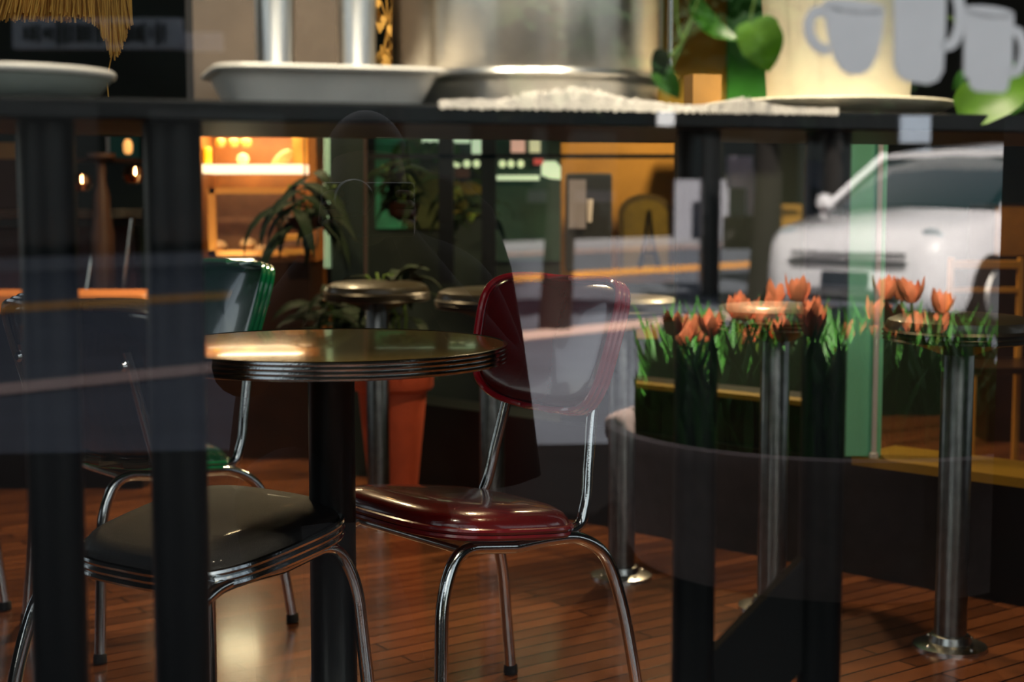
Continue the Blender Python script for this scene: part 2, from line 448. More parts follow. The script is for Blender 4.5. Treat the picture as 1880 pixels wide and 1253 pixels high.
bm = B(); lathe(bm, [(.013, 0), (.013, .012), (.008, .016)], 16, Matrix.Translation((.03, -.035, 0))); obj('rod_foot', bm, whitem, gpst)

# ------------------------------------------------------------------ shelf by the window
SY = math.radians(17); sd = Vector((math.cos(SY), math.sin(SY), 0)); sn = Vector((-math.sin(SY), math.cos(SY), 0))
S0 = Vector((0, 1.66, 0))
SM = Matrix(((sd.x, sn.x, 0, 0), (sd.y, sn.y, 0, 0), (0, 0, 1, 0), (0, 0, 0, 1)))
SZ = 1.152
def on_shelf(px, off):      # world point above the shelf seen at photo column px, off behind its front edge
    k = (px - 940) / FPX * 1.0; c = math.cos(PITCH)
    # ray (k', 1) with correction for pitch near the horizon
    k = (px - 940) / (FPX * math.cos(PITCH) + (626.5 - 200) * math.sin(PITCH))
    q = S0 + sn * off
    # solve q + u sd = s (k,1)
    u = (k * q.y - q.x) / (sd.x - k * sd.y)
    P = q + sd * u; return Vector((P.x, P.y, SZ))
sh = thing('window_shelf', 'long black shelf on round posts just inside the window', 'shelf', S0)
sh.rotation_euler = (0, 0, SY)
obj('shelf_board', box(B(), -.95, 1.35, 0, .40, SZ - .022, SZ), shelfblack, sh, smooth=False, bevel=.003)
def post_u(px):
    k = (px - 940) / (FPX * math.cos(PITCH) + 300 * math.sin(PITCH)); q = S0 + sn * .06
    return (k * q.y - q.x) / (sd.x - k * sd.y)
PU = []
for px, r in ((86, .029), (318, .0305), (1282, .026), (1520, .0275)):
    u = post_u(px); PU.append(u)
    po = obj('post', lathe(B(), [(r, .01), (r, SZ - .022)], 32, Matrix.Translation((u, .06, 0))), blackpost, sh)
    obj('post_foot', lathe(B(), [(r + .02, 0), (r + .02, .006), (r + .004, .012)], 32, Matrix.Translation((u, .06, 0))), black, po)
# diagonal brace between the two right-hand posts
bm = B(); u0, u1 = PU[2], PU[3]
bm = extrude_outline(bm, [(u0, .052, .335), (u0, .052, .475), (u1, .052, .63), (u1, .052, .485)], (0, 1, 0), .016)
obj('brace', bm, black, sh, smooth=False)

# things on the shelf
def shelf_thing(name, label, cat, px, off, rz=None, group=None):
    return thing(name, label, cat, on_shelf(px, off), SY if rz is None else rz, group)
def sc_at(px, off): return on_shelf(px, off).y / FPX     # metres per pixel there
# white oval bowl far left
t = shelf_thing('serving_bowl', 'shallow white bowl at the left end of the shelf', 'bowl', 20, .19)
k = sc_at(40, .19)
obj('bowl', lathe(B(), [(.055, 0), (.07, .002), (.098, .016), (.107, .028), (.112, .0335), (.109, .0375), (.100, .034), (.09, .018), (.05, .006), (.01, .005)], 64), mat('pale grey glaze', '#aeb6ae', .4), t)
bm = B(); tube(bm, [(.110 * math.cos(2 * PI * i / 64), .110 * math.sin(2 * PI * i / 64), .0355) for i in range(64)], .0048, 10, closed=True)
obj('rim', bm, white, t)
# white tray
t = shelf_thing('baking_tray', 'white enamel tray with rolled rim in front of the steel urn', 'tray', 590, .115)
def tray(bm, w, d, h, fl, th):
    prof = [(0, 0), (fl, h), (fl + .008, h), (fl + .010, h + .003), (fl + .008, h + .006), (fl - .003, h + .006), (-.004, .006)]
    rings = []
    for o, z in prof:
        ring = []
        for i in range(48):
            a = 2 * PI * i / 48; c, s = math.cos(a), math.sin(a)
            x = math.copysign(abs(c) ** .28, c) * (w / 2 + o); y = math.copysign(abs(s) ** .28, s) * (d / 2 + o)
            ring.append(bm.verts.new((x, y, z)))
        rings.append(ring)
    for a, b in zip(rings, rings[1:]):
        for i in range(48): bm.faces.new((a[i], a[(i + 1) % 48], b[(i + 1) % 48], b[i]))
    bm.faces.new(rings[0]); bm.faces.new(rings[-1]); return bm
obj('tray', tray(B(), .205, .16, .034, .016, .003), white, t)
# cardboard box and two tumblers standing in the tray
tz = SZ + .006
pB = on_shelf(522, .26)
single('storage_box', box(B(), -.105, .105, 0, .10, 0, .26, Matrix.Translation(on_shelf(520, .235)) @ Matrix.Rotation(SY, 4, 'Z')),
       mat('grey brown card', '#6e6054', .7, noise=.2), 'plain grey brown box behind the two steel tumblers', 'box', smooth=False)
for px, nm in ((507, 'left hand of the two brushed steel tumblers in the white tray'), (656, 'right hand of the two brushed steel tumblers in the white tray')):
    P = on_shelf(px, .13); P.z = tz
    t = thing('steel_tumbler', nm, 'tumbler', P, 0, 'steel tumblers in the tray')
    obj('cup', lathe(B(), [(.019, 0), (.0205, .002), (.0215, .033), (.0222, .034), (.0222, .037), (.0215, .038), (.0235, .165), (.0245, .169), (.0225, .169), (.018, .006), (.005, .005)], 48), steel, t)
# big steel urn
P = on_shelf(968, .21)
t = thing('coffee_urn', 'large polished steel coffee urn standing on the shelf', 'urn', P)
obj('base', lathe(B(), [(.160, 0), (.162, .004), (.162, .030), (.164, .034)], 96), steel, t)
obj('drip_ring', lathe(B(), [(.163, .033), (.171, .036), (.174, .041), (.171, .046), (.163, .048)], 96), steel, t)
obj('body', lathe(B(), [(.166, .045), (.168, .05), (.168, .36), (.158, .372), (.05, .38)], 96), brushed('polished urn steel', (.62, .57, .50), .3, .85), t)
obj('side_rod', tube(B(), [(.175, -.02, .045), (.175, -.02, .35)], .003, 10), chrome, t)
bm = B(); lathe(bm, [(.006, 0), (.01, .003), (.01, .012), (.005, .016)], 16, Matrix.Translation((.176, -.028, .036))); obj('valve', bm, brass, t)
# lace runner: crumpled, with a fuzzy edge
def runner(pxa, pxb, hmap, label, name, seedv):
    rnd = random.Random(seedv); bm = B(); n = 120; m = 7; grid = []
    for i in range(n + 1):
        px = pxa + (pxb - pxa) * i / n; row = []
        h = hmap(i / n)
        for j in range(m + 1):
            off = -.006 + .05 * j / m
            P = on_shelf(px, off)
            z = SZ + .002 + h * math.sin(PI * min(j / m * .9 + .12, 1)) * (1 + .25 * rnd.uniform(-1, 1)) + rnd.uniform(0, .0022)
            if j == 0: z = SZ - .002 - .0025 * abs(math.sin(i * .9)) - rnd.uniform(0, .002)
            row.append(bm.verts.new((P.x, P.y, z)))
        grid.append(row)
    for i in range(n):
        for j in range(m): bm.faces.new((grid[i][j], grid[i + 1][j], grid[i + 1][j + 1], grid[i][j + 1]))
    bmesh.ops.solidify(bm, geom=bm.faces[:], thickness=.0015)
    single(name, bm, lace, label, 'cloth')
runner(805, 1300, lambda q: .001 + .015 * math.exp(-((q - .50) / .22) ** 2) + .002 * math.sin(q * 14) ** 2, 'long crumpled white lace cloth on the shelf below the urn', 'lace_cloth', 3)
runner(1302, 1540, lambda q: .001 + .010 * math.exp(-((q - .28) / .2) ** 2), 'short white lace cloth in front of the plant saucer', 'lace_cloth', 4)
# plant pot and saucer
P = on_shelf(1520, .19)
t = thing('plant_saucer', 'cream saucer under the white plant pot', 'saucer', P)
obj('dish', lathe(B(), [(.10, 0), (.12, .002), (.15, .013), (.160, .0175), (.162, .020), (.160, .022), (.14, .016), (.10, .008), (.01, .007)], 80), cream, t)
P2 = P.copy(); P2.z += .008; P2 += sd * .014
t = thing('pothos_plant', 'pothos in a tall cream pot with trailing stems beside the mug decals', 'plant', P2)
obj('pot', lathe(B(), [(.088, 0), (.091, .003), (.104, .20), (.107, .21), (.100, .21), (.095, .19), (.01, .185)], 72), cream, t)
def leaf(bm, base, tip, width, nrm, bend=.15, seg=10):
    base, tip, nrm = Vector(base), Vector(tip), Vector(nrm).normalized()
    ax = tip - base; L = ax.length; side = ax.cross(nrm).normalized(); nrm = side.cross(ax).normalized()
    rows = []
    for i in range(seg + 1):
        q = i / seg
        w = width / 2 * (math.sin(PI * min(q * .92 + .06, 1)) ** .75) * (1.15 - .45 * q) if 0 < i < seg else 0.0006
        c = base + ax * q + nrm * (bend * L * math.sin(PI * q))
        back = ax.normalized() * (-.12 * w if q < .35 else 0)
        rows.append([bm.verts.new(c + side * w * sx + nrm * abs(sx) * w * .22 + back * abs(sx) * 3) for sx in (-1, -.5, 0, .5, 1)])
    for a, b in zip(rows, rows[1:]):
        for j in range(4): bm.faces.new((a[j], a[j + 1], b[j + 1], b[j]))
    return bm
def loc(px, py, Y): return at(px, py, Y) - P2
YF = 1.62
def addleaf(bpx, tpx, w, m, Y=YF, nrm=(0, -1, .2), bend=.1, dY=0):
    bm = B(); leaf(bm, loc(bpx[0], bpx[1], Y), loc(tpx[0], tpx[1], Y + dY), w, nrm, bend)
    bmesh.ops.solidify(bm, geom=bm.faces[:], thickness=.0006)
    obj('leaf', bm, m, t)
addleaf((1379, 38), (1412, 132), .052, leafb, bend=.12)
addleaf((1272, -5), (1356, 74), .034, leafg, nrm=(.3, -.8, .6), bend=-.2)
addleaf((1203, 124), (1247, 180), .026, leafg)
addleaf((1760, 215), (1905, 150), .07, leafb, Y=1.86, nrm=(.1, -1, .7), bend=.1)
addleaf((1880, 130), (1790, 222), .075, leafg, Y=1.9, nrm=(.1, -1, .5), bend=.12)
addleaf((1770, 130), (1748, 166), .014, leafg, Y=1.84)
addleaf((1215, 90), (1205, 150), .02, leafm)
bm = B()
for pts_ in ([(1395, -40), (1384, 10), (1377, 42)], [(1300, -60), (1275, 20), (1254, 76), (1232, 128), (1222, 160)], [(1240, -40), (1243, 40), (1254, 78)], [(1254, 76), (1225, 110), (1203, 124)], [(1310, -50), (1290, -20), (1272, -5)],
             [(1740, 30), (1775, 62), (1800, 100)]):
    tube(bm, [loc(a, b, YF) for a, b in pts_], .0016, 8, smooth=6)
tube(bm, [loc(1395, -40, YF), (-.05, -.06, .25), (0, 0, .19)], .0018, 8, smooth=6)
tube(bm, [loc(1310, -50, YF), (-.08, -.05, .26), (0, 0, .19)], .0018, 8, smooth=6)
obj('stems', bm, stemm, t)
bm = B(); rnd = random.Random(5)
for i in range(5):
    a = rnd.uniform(.2, 1.4); r = rnd.uniform(.03, .1); b0 = Vector((math.cos(a) * r * .3, math.sin(a) * r * .3, .2)); h = rnd.uniform(.05, .16)
    leaf(bm, b0 + Vector((0, 0, h * .4)), b0 + Vector((math.cos(a) * .12, math.sin(a) * .12, h)), .05, (math.cos(a), math.sin(a), 2))
obj('foliage', bm, leafg, t)
# kraft box behind
single('kraft_box', box(B(), -.021, .021, 0, .03, 0, .066, Matrix.Translation(on_shelf(1298, .30)) @ Matrix.Rotation(SY, 4, 'Z')), kraft,
       'small tan cardboard box on the shelf left of the plant pot', 'box', smooth=False)

# ------------------------------------------------------------------ mug decals on the window
frost = mat('frosted vinyl decal', '#cfd0ce', .75)
def gpx(px, py):
    d = ray(px, py); s = (G + .017 - N.dot(EYE)) / N.dot(d); return EYE + d * s
def decal(label, body, hole=None, handle=None, hr=9):
    bm = B(); pts3 = [gpx(*q) for q in body]
    c = sum(pts3, Vector()) / len(pts3)
    extrude_outline(bm, pts3, N, .002)
    o = None
    base = Vector((c.x, c.y, min(q.z for q in pts3)))
    t = thing('mug_decal', label, 'window decal', base, 0, 'frosted mug decals on the window')
    bmesh.ops.translate(bm, verts=bm.verts[:], vec=-base)
    obj('mug_body', bm, frost, t, smooth=False)
    bm = B(); P = smoothpath([gpx(*q) - base for q in handle], 8)
    w = hr / FPX * 1.35; a = []; b = []
    for i, p in enumerate(P):
        tt = (P[min(i + 1, len(P) - 1)] - P[max(i - 1, 0)]).normalized(); s_ = tt.cross(N).normalized(); a.append(p + s_ * w); b.append(p - s_ * w)
    for i in range(len(P) - 1):
        extrude_outline(bm, [a[i], a[i + 1], b[i + 1], b[i]], N, .002)
    bmesh.ops.remove_doubles(bm, verts=bm.verts[:], dist=1e-5)
    obj('mug_handle', bm, frost, t, smooth=False)
def ell(cx, cy, rx, ry, a0, a1, n=14, rot=0):
    out = []
    for i in range(n + 1):
        a = math.radians(a0 + (a1 - a0) * i / n); x = rx * math.cos(a); y = ry * math.sin(a)
        out.append((cx + x * math.cos(rot) - y * math.sin(rot), cy + x * math.sin(rot) + y * math.cos(rot)))
    return out
# each mug: outer rim is a thin ring above the dark opening, body below
def mug(label, rimc, rx, ry, rot, low, handle, hr):
    # body outline: front half of the rim, then the sides and the base
    front = ell(*rimc, rx, ry, 180, 0, 16, rot)
    body = front + low
    decal(label, body, None, handle, hr)
    t = [o for o in bpy.data.objects if o.get('label') == label][0]
    bm = B(); base = Vector(t.location)
    P = [gpx(*q) - base for q in ell(*rimc, rx - 2, ry - 1, 180, 360, 20, rot)]
    w = 3.4 / FPX * 1.35
    for i in range(len(P) - 1):
        extrude_outline(bm, [P[i] + Vector((0, 0, w)), P[i + 1] + Vector((0, 0, w)), P[i + 1] - Vector((0, 0, w)), P[i] - Vector((0, 0, w))], N, .002)
    obj('mug_rim', bm, frost, t, smooth=False)
mug('leftmost frosted grey mug decal, a tapered cup with its handle on the left', (1568, 10), 57, -11, .10,
    [(1624, 20), (1621, 60), (1612, 100), (1598, 128), (1582, 137), (1560, 138), (1544, 128), (1530, 105), (1521, 70), (1514, 30)],
    [(1516, 22), (1497, 22), (1486, 40), (1488, 66), (1503, 86), (1524, 93)], 10)
mug('middle frosted grey mug decal, the tallest, cut by the top of the photo', (1690, -60), 50, -11, .05,
    [(1738, -50), (1736, 60), (1732, 130), (1722, 148), (1704, 155), (1662, 149), (1647, 138), (1641, 118), (1642, 60), (1641, -50)],
    [(1730, 86), (1750, 78), (1762, 50), (1762, 10), (1752, -25), (1738, -38)], 10)
mug('rightmost frosted grey mug decal, a footed mug with its handle on the right', (1816, 20), 46, -9, .11,
    [(1862, 32), (1860, 60), (1859, 136), (1855, 142), (1850, 165), (1842, 171), (1792, 168), (1782, 160), (1778, 145), (1770, 138), (1771, 60), (1772, 22)],
    [(1858, 55), (1872, 62), (1880, 84), (1878, 112), (1868, 130), (1856, 134)], 9)

# ------------------------------------------------------------------ terracotta planter with a dark plant
P = Vector((-.40, 4.98, 0))
t = thing('terracotta_planter', 'terracotta planter with a leafy plant, seen under the round table', 'planter', P)
obj('pot', lathe(B(), [(.07, 0), (.075, .01), (.115, .41), (.13, .415), (.137, .425), (.137, .478), (.13, .484), (.118, .478), (.11, .45), (.01, .45)], 48), terra, t)
obj('soil', lathe(B(), [(.109, .452), (.08, .462), (.01, .466)], 32), soil, t)
bm = B(); rnd = random.Random(2)
for i in range(34):
    a = rnd.uniform(0, 2 * PI); z = rnd.uniform(.5, .80); r = rnd.uniform(.02, .10)
    b0 = Vector((math.cos(a) * r, math.sin(a) * r, z)); L = rnd.uniform(.08, .16)
    leaf(bm, b0, b0 + Vector((math.cos(a) * L, math.sin(a) * L, rnd.uniform(-.10, .06))), .05, (0, 0, 1), .2, 6)
obj('foliage', bm, leafm, t)
bm = B()
for i in range(7): tube(bm, [(0, 0, .45), (rnd.uniform(-.05, .05), rnd.uniform(-.05, .05), .65), (rnd.uniform(-.1, .1), rnd.uniform(-.1, .1), .8)], .005, 6, smooth=4)
obj('stems', bm, stemm, t)

# ------------------------------------------------------------------ back of the room
def rect(bm, x0, y0, x1, y1, Y, th=.03):     # box whose front face fills a photo rectangle at distance Y
    a = at(x0, y1, Y); b = at(x1, y0, Y)
    return box(bm, a.x, b.x, Y, Y + th, a.z, b.z)
def rel(bm, t):
    bmesh.ops.translate(bm, verts=bm.verts[:], vec=-Vector(t.location)); return bm
# pastry display: lit cabinet with a white shelf made bright by emission
a = at(362, 470, 6.0); b = at(566, 244, 6.0)
t = thing('display_cabinet', 'amber lit display cabinet at the back left, seen between two shelf posts', 'cabinet', (a.x, 6.0, 0))
bm = B(); box(bm, a.x - .03, b.x + .03, 6.4, 6.43, .3, 1.36); box(bm, a.x - .03, a.x, 6.0, 6.4, .8, 1.36); box(bm, b.x, b.x + .03, 6.0, 6.4, .8, 1.36)
box(bm, a.x - .03, b.x + .03, 6.0, 6.43, 1.345, 1.37); obj('carcass', rel(bm, t), wooda, t, smooth=False)
obj('base_cupboard', rel(box(B(), a.x, b.x, 5.98, 6.4, 0, .80), t), woodd, t, smooth=False)
obj('lit_shelf', rel(rect(B(), 366, 302, 556, 318, 6.0, .3), t), shelflit, t, smooth=False)
bm = B(); rect(bm, 383, 345, 545, 356, 6.02); rect(bm, 383, 345, 394, 470, 6.02); rect(bm, 383, 460, 545, 470, 6.02)
obj('inner_frame', rel(bm, t), mat('pale orange wood', '#e09a4c', .5), t, smooth=False)
obj('glass_back', rel(rect(B(), 394, 356, 556, 460, 6.2, .02), t), mat('brown back panel', '#8a6248', .5, noise=.3), t, smooth=False)
def stand(px, py, Y): return at(px, py, Y)
def ball(label, px, py, r, m, name, cat, sq=1, group=None, Y=6.12):
    P = stand(px, py, Y)
    single(name, lathe(B(), [(.01, 0), (r * .7, r * .1 * sq), (r, r * .7 * sq), (r * .8, r * 1.3 * sq), (r * .3, r * 1.6 * sq), (.005, r * 1.62 * sq)], 24, Matrix.Translation(P)), m, label, cat, group)
P = at(379, 301, 6.1)
single('storage_tin', lathe(B(), [(.018, 0), (.02, .004), (.02, .062), (.017, .067), (.005, .068)], 24, Matrix.Translation(P)), mat('yellow tin', '#e6b80c', .4), 'small bright yellow tin on the lit shelf of the display cabinet', 'tin')
bread = mat('golden bread', '#d89a5a', .7, noise=.3); roll = mat('pale bread', '#e8c090', .7, noise=.2)
ball('pale round bun on the lit shelf of the display cabinet', 446, 301, .026, roll, 'bread_bun', 'bun')
M = Matrix.Translation(at(518, 292, 6.12)) @ Matrix.Rotation(.9, 4, 'Y')
single('bread_loaf', lathe(B(), [(.004, -.05), (.018, -.04), (.026, -.01), (.026, .02), (.016, .045), (.004, .052)], 24, M), bread, 'long tilted loaf on the lit shelf beside the bun', 'bread')
for px, lab in ((405, 'leftmost'), (430, 'middle'), (452, 'rightmost')):
    ball(lab + ' of the three amber jars in the top row of the display cabinet', px, 270, .024, mat('amber jar', '#c08a34', .3), 'amber_jar', 'jar', 1.1, 'amber jars', 6.2)
single('paper_bag', rect(B(), 537, 247, 564, 301, 6.15, .06), mat('ochre paper', '#b9842e', .7), 'ochre paper bag at the right end of the lit cabinet shelf', 'bag', smooth=False)
for i, (px, py) in enumerate(((402, 462), (455, 458), (480, 470))):
    ball(('left', 'middle', 'right')[i] + ' pale pastry behind the lower frame of the display cabinet', px, py, .035, roll, 'pastry', 'pastry', .8, 'pastries', 6.08)
for i, (y0, lab) in enumerate(((432, 'upper'), (457, 'lower'))):
    single('wooden_tray', rect(B(), 520, y0, 566, y0 + 10, 5.9, .2), mat('orange tray', '#e0a04c', .5), lab + ' orange wooden tray sticking out at the right of the cabinet', 'tray', smooth=False)

tc_ = [o for o in bpy.data.objects if o.name == 'display_cabinet'][0]
obj('added_glint_strip', rel(rect(B(), 392, 478, 462, 500, 5.95, .03), tc_), mat('added glint glow', '#fff4d0', .5, emit='#fff0c0', es=16), tc_, smooth=False)  # glowing strip added behind the green chair to make the floor glint
# left: far bar counter with ribbed edge, booth post and floor level step
t = thing('far_counter', 'far dark counter with a ribbed chrome edge at the left', 'counter', at(20, 402, 6.4) * 1)
t.location.z = 0
a = at(-120, 402, 6.4); b = at(262, 384, 6.4)
bm = B(); box(bm, a.x, b.x, 6.4, 6.8, .93, b.z)
obj('top', rel(bm, t), black, t, smooth=False)
bm = B()
for i in range(3):
    z = a.z + .009 + i * .0145; tube(bm, [(a.x, 6.395, z), (b.x, 6.395, z)], .0068, 8)
obj('edge_band', rel(bm, t), chrome_dull, t)
bm = B(); box(bm, a.x, b.x - .1, 6.65, 6.75, 0, .93); obj('front', rel(bm, t), mat('oxblood panel', '#3a1410', .4, noise=.3), t, smooth=False)
for (xa, ya, xb, yb) in ((181, 402, 163, 522), (243, 402, 227, 530)):
    A_ = at(xa, ya, 6.33); B_ = at(xb, yb, 6.33); E_ = A_ + (B_ - A_) * (A_.z / (A_.z - B_.z))
    obj('leg', rel(tube(B(), [A_, E_], .012, 10), t), chrome, t)
bm = B(); P = at(212, 450, 6.5)
single('turned_post', lathe(B(), [(.05, 0), (.05, .9), (.035, .99), (.035, 1.06), (.02, 1.12), (.02, 1.2), (.06, 1.22), (.06, 1.24)], 24, Matrix.Translation((P.x, 6.3, 0))), mat('brown turned wood', '#3c2418', .5), 'brown turned wooden post rising past the far ribbed counter', 'post')
bm = rect(B(), 135, 290, 245, 298, 6.35, .2); single('dark_wall_shelf', bm, woodd, 'dark brown wall shelf above the far counter', 'shelf', smooth=False)
for i, (px, py) in enumerate(((148, 352), (247, 338))):
    ball(('left' if i == 0 else 'right') + ' round copper pendant glinting over the far counter', px, py, .05, mat('copper', (.8, .45, .25), .15, 1), 'copper_pendant', 'lamp', 1, 'copper pendants', 6.1)
single('teal_picture', rect(B(), 202, 250, 255, 292, 7.165, .03), teal, 'teal picture above the brown turned post', 'picture', smooth=False)
single('tan_poster', rect(B(), -20, 262, 28, 292, 7.18, .03), mat('tan paper', '#c08a50', .7), 'tan notice at the far left above the counter', 'poster', smooth=False)
single('rust_panel', rect(B(), -40, 292, 30, 384, 7.18, .03), mat('rust panel', '#4a2614', .6), 'rust brown panel below the tan notice', 'panel', smooth=False)
single('white_paper', rect(B(), 196, 250, 203, 292, 7.18, .03), whitem, 'narrow white strip left of the teal panel', 'strip', smooth=False)
P = at(235, 283, 6.5)
single('candle_lamp', lathe(B(), [(.01, 0), (.018, .01), (.02, .04), (.012, .06), (.004, .065)], 20, Matrix.Translation(P)), mat('amber lamp glass', '#ffd090', .4, emit='#ffb060', es=1.2), 'small amber lamp in front of the teal panel', 'lamp')
# low coral bench under the far counter
a = at(-160, 575, 5.3); b = at(262, 541, 5.3)
bm = B(); box(bm, a.x, b.x, 5.3, 5.7, a.z + .02, a.z + .06); bmesh.ops.translate(bm, verts=bm.verts[:], vec=(0, 0, 0))
t = thing('coral_bench', 'low coral orange bench crossing behind the left shelf posts', 'bench', (-1.8, 5.4, 0))
bm = B(); box(bm, a.x, b.x, 5.3, 5.62, a.z, b.z); obj('cushion', rel(bm, t), mat('coral vinyl', '#e08a44', .5), t, bevel=.01, smooth=False)
bm = B(); box(bm, a.x + .03, b.x - .03, 5.36, 5.58, 0, a.z); obj('plinth', rel(bm, t), black, t, smooth=False)

# window with grid, blinds and pot plants at the back centre
def bframe(name, lab, bars, Y, m, th=.05):
    bm = B()
    for r in bars: rect(bm, *r, Y, th)
    o = single(name, bm, m, lab, 'frame', smooth=False); return o
fr = B()
for r in ((650, 283, 1240, 291), (806, 250, 832, 520), (884, 250, 910, 520), (1238, 200, 1330, 480), (600, 243, 614, 560)): rect(fr, *r, 6.3, .05)
struct('trim_1', fr, black)
struct('wall_pier', rect(B(), 613, 170, 668, 900, 5.6, .12), walld).name = 'trim_2'
bm = B()
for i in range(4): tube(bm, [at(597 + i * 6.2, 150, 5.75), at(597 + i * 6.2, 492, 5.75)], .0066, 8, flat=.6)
single('vertical_blind', bm, mat('glowing pale green blind', '#b9d8b4', .6, emit='#bcdcb8', es=.5), 'pale green vertical blind strips left of the dark pier', 'blind')  # emission stands in for daylight on the blind strips
struct('trim_3', tube(B(), [at(671, 180, 5.5), at(671, 560, 5.5)], .006, 8), mat('rose metal', '#4a3a34', .5, .3))
# lit signs, globes, red posters outside that window
def lit(px0, py0, px1, py1, Y, m, lab, name='lit_sign'):
    single(name, rect(B(), px0, py0, px1, py1, Y, .05), m, lab, 'sign', smooth=False)
lit(690, 244, 1000, 248, 7.15, signlit, 'thin pale green lit strip along the top of the back window', 'lit_strip')
lit(775, 250, 862, 262, 7.15, signlit, 'wide pale green lit sign in the back window')
lit(866, 246, 886, 282, 7.15, signlit, 'narrow pale green lit sign next to the left window bar')
lit(938, 250, 964, 280, 7.15, mat('pink lit poster', '#e8b0a0', .5, emit='#e8b8a0', es=.7), 'pink lit poster in the back window', 'lit_poster')
lit(972, 250, 992, 280, 7.15, mat('pale lit poster', '#e0e0b8', .5, emit='#d8d8a8', es=.7), 'pale lit poster at the right end of the back window', 'lit_poster')
lit(980, 288, 997, 302, 7.15, signred, 'small red lit sign beneath the posters')
lit(835, 308, 862, 326, 7.15, mat('brown board', '#5a3a28', .6), 'small brown board behind the middle window bars', 'board')
lit(912, 322, 990, 331, 7.15, signlit, 'long thin lit strip right of the window bars', 'lit_strip')
P = at(1012, 345, 6.6)
bm = B(); extrude_outline(bm, [at(*q, 7.17) for q in ((994, 296), (1020, 296), (1034, 312), (1038, 322), (1030, 330), (1010, 328), (994, 322))], (0, 1, 0), .03)
single('lit_sign', bm, signlit, 'pale rounded lit sign left of the mustard wall', 'sign', smooth=False)
gl = mat('globe lamp glass', '#e8f0c8', .4, emit='#d8e8b0', es=1.0)
gx = [(839, 'leftmost'), (857, 'second'), (875, 'third')] + [(922, 'fourth'), (938, 'fifth'), (956, 'rightmost')]
for px, lab in gx:
    P = at(px, 301, 7.183); single('globe_lamp', lathe(B(), [(.005, -.017), (.012, -.014), (.017, 0), (.012, .014), (.005, .017)], 20, Matrix.Translation(P)), gl, lab + ' of the small round globe lamps in the back window', 'lamp', 'globe lamps')
for px, lab in ((745, 'left'), (790, 'middle'), (822, 'right')):
    P = at(px, 262, 7.12); bm = B(); leaf(bm, P, P + Vector((.06, 0, -.10)), .07, (0, -1, 0)); leaf(bm, P, P + Vector((-.07, 0, -.09)), .06, (0, -1, 0)); bmesh.ops.solidify(bm, geom=bm.faces[:], thickness=.001)
    single('leaf_spray', bm, leafg, lab + ' spray of backlit leaves in the back window', 'leaves', 'leaf sprays')
single('teal_curtain', rect(B(), 690, 250, 745, 420, 7.18, .03), mat('teal curtain', '#2a9070', .6, noise=.6, nscale=10), 'teal green curtain behind the hanging plant', 'curtain', smooth=False)
single('dark_olive_panel', rect(B(), 746, 250, 806, 420, 7.18, .03), mat('dark olive panel', '#3c4a1a', .6, noise=.5, nscale=10), 'dark olive panel left of the first window bar', 'panel', smooth=False)
single('deep_teal_panel', rect(B(), 910, 250, 1030, 480, 7.18, .03), mat('deep teal panel', '#20463e', .6, noise=.5, nscale=6), 'deep teal panel right of the window bars', 'panel', smooth=False)
single('olive_panel', rect(B(), 832, 332, 884, 395, 7.18, .03), mat('olive panel', '#6a6410', .6, noise=.5, nscale=10), 'olive yellow panel between the window bars', 'panel', smooth=False)
def bush(name, lab, px, py, Y, rx, rz_, n, m, seed, droop=-.1, ll=.16):
    rnd = random.Random(seed); P = at(px, py, Y)
    t = thing(name, lab, 'plant', P)
    bm = B()
    for i in range(n):
        a = rnd.uniform(0, 2 * PI); b0 = Vector((rnd.gauss(0, rx * .35), rnd.gauss(0, rx * .3), rnd.gauss(0, rz_ * .4)))
        L = rnd.uniform(.6, 1.2) * ll
        leaf(bm, b0, b0 + Vector((math.cos(a) * L, math.sin(a) * L * .6, rnd.uniform(-1.0, .2) * L + droop * L)), L * .28, (0, -.5, 1), .2, 6)
    obj('foliage', bm, m, t)
    bm = B()
    for i in range(4): tube(bm, [(rnd.uniform(-.02, .02), 0, -rz_ * .8), (rnd.uniform(-.06, .06), 0, 0), (rnd.uniform(-.12, .12), 0, rz_ * .6)], .005, 6, smooth=4)
    obj('stems', bm, stemm, t)
    if name in ('hanging_plant', 'drooping_plant'):
        obj('hanger', tube(B(), [(0, 0, -rz_ * .6), (0, 0, 3.0 - P.z)], .003, 6), black, t); obj('basket', lathe(B(), [(.02, -rz_ * .9), (.06, -rz_ * .75), (.075, -rz_ * .4), (.07, -rz_ * .4), (.01, -rz_ * .5)], 24), woodd, t)
    return t
bush('hanging_plant', 'dark leafy plant hanging left of the window bars', 740, 345, 6.5, .15, .16, 44, leafm, 7)
bush('drooping_plant', 'large drooping plant overlapping the lit display cabinet', 560, 375, 5.4, .10, .11, 34, leafm, 8, -.6, .16)
bush('window_plant', 'bushy plant beyond the window bars', 860, 370, 6.9, .16, .12, 40, leafm, 9)
bush('fern_plant', 'low yellow green plant under the stool seats', 610, 575, 5.5, .16, .12, 40, leafm, 10)

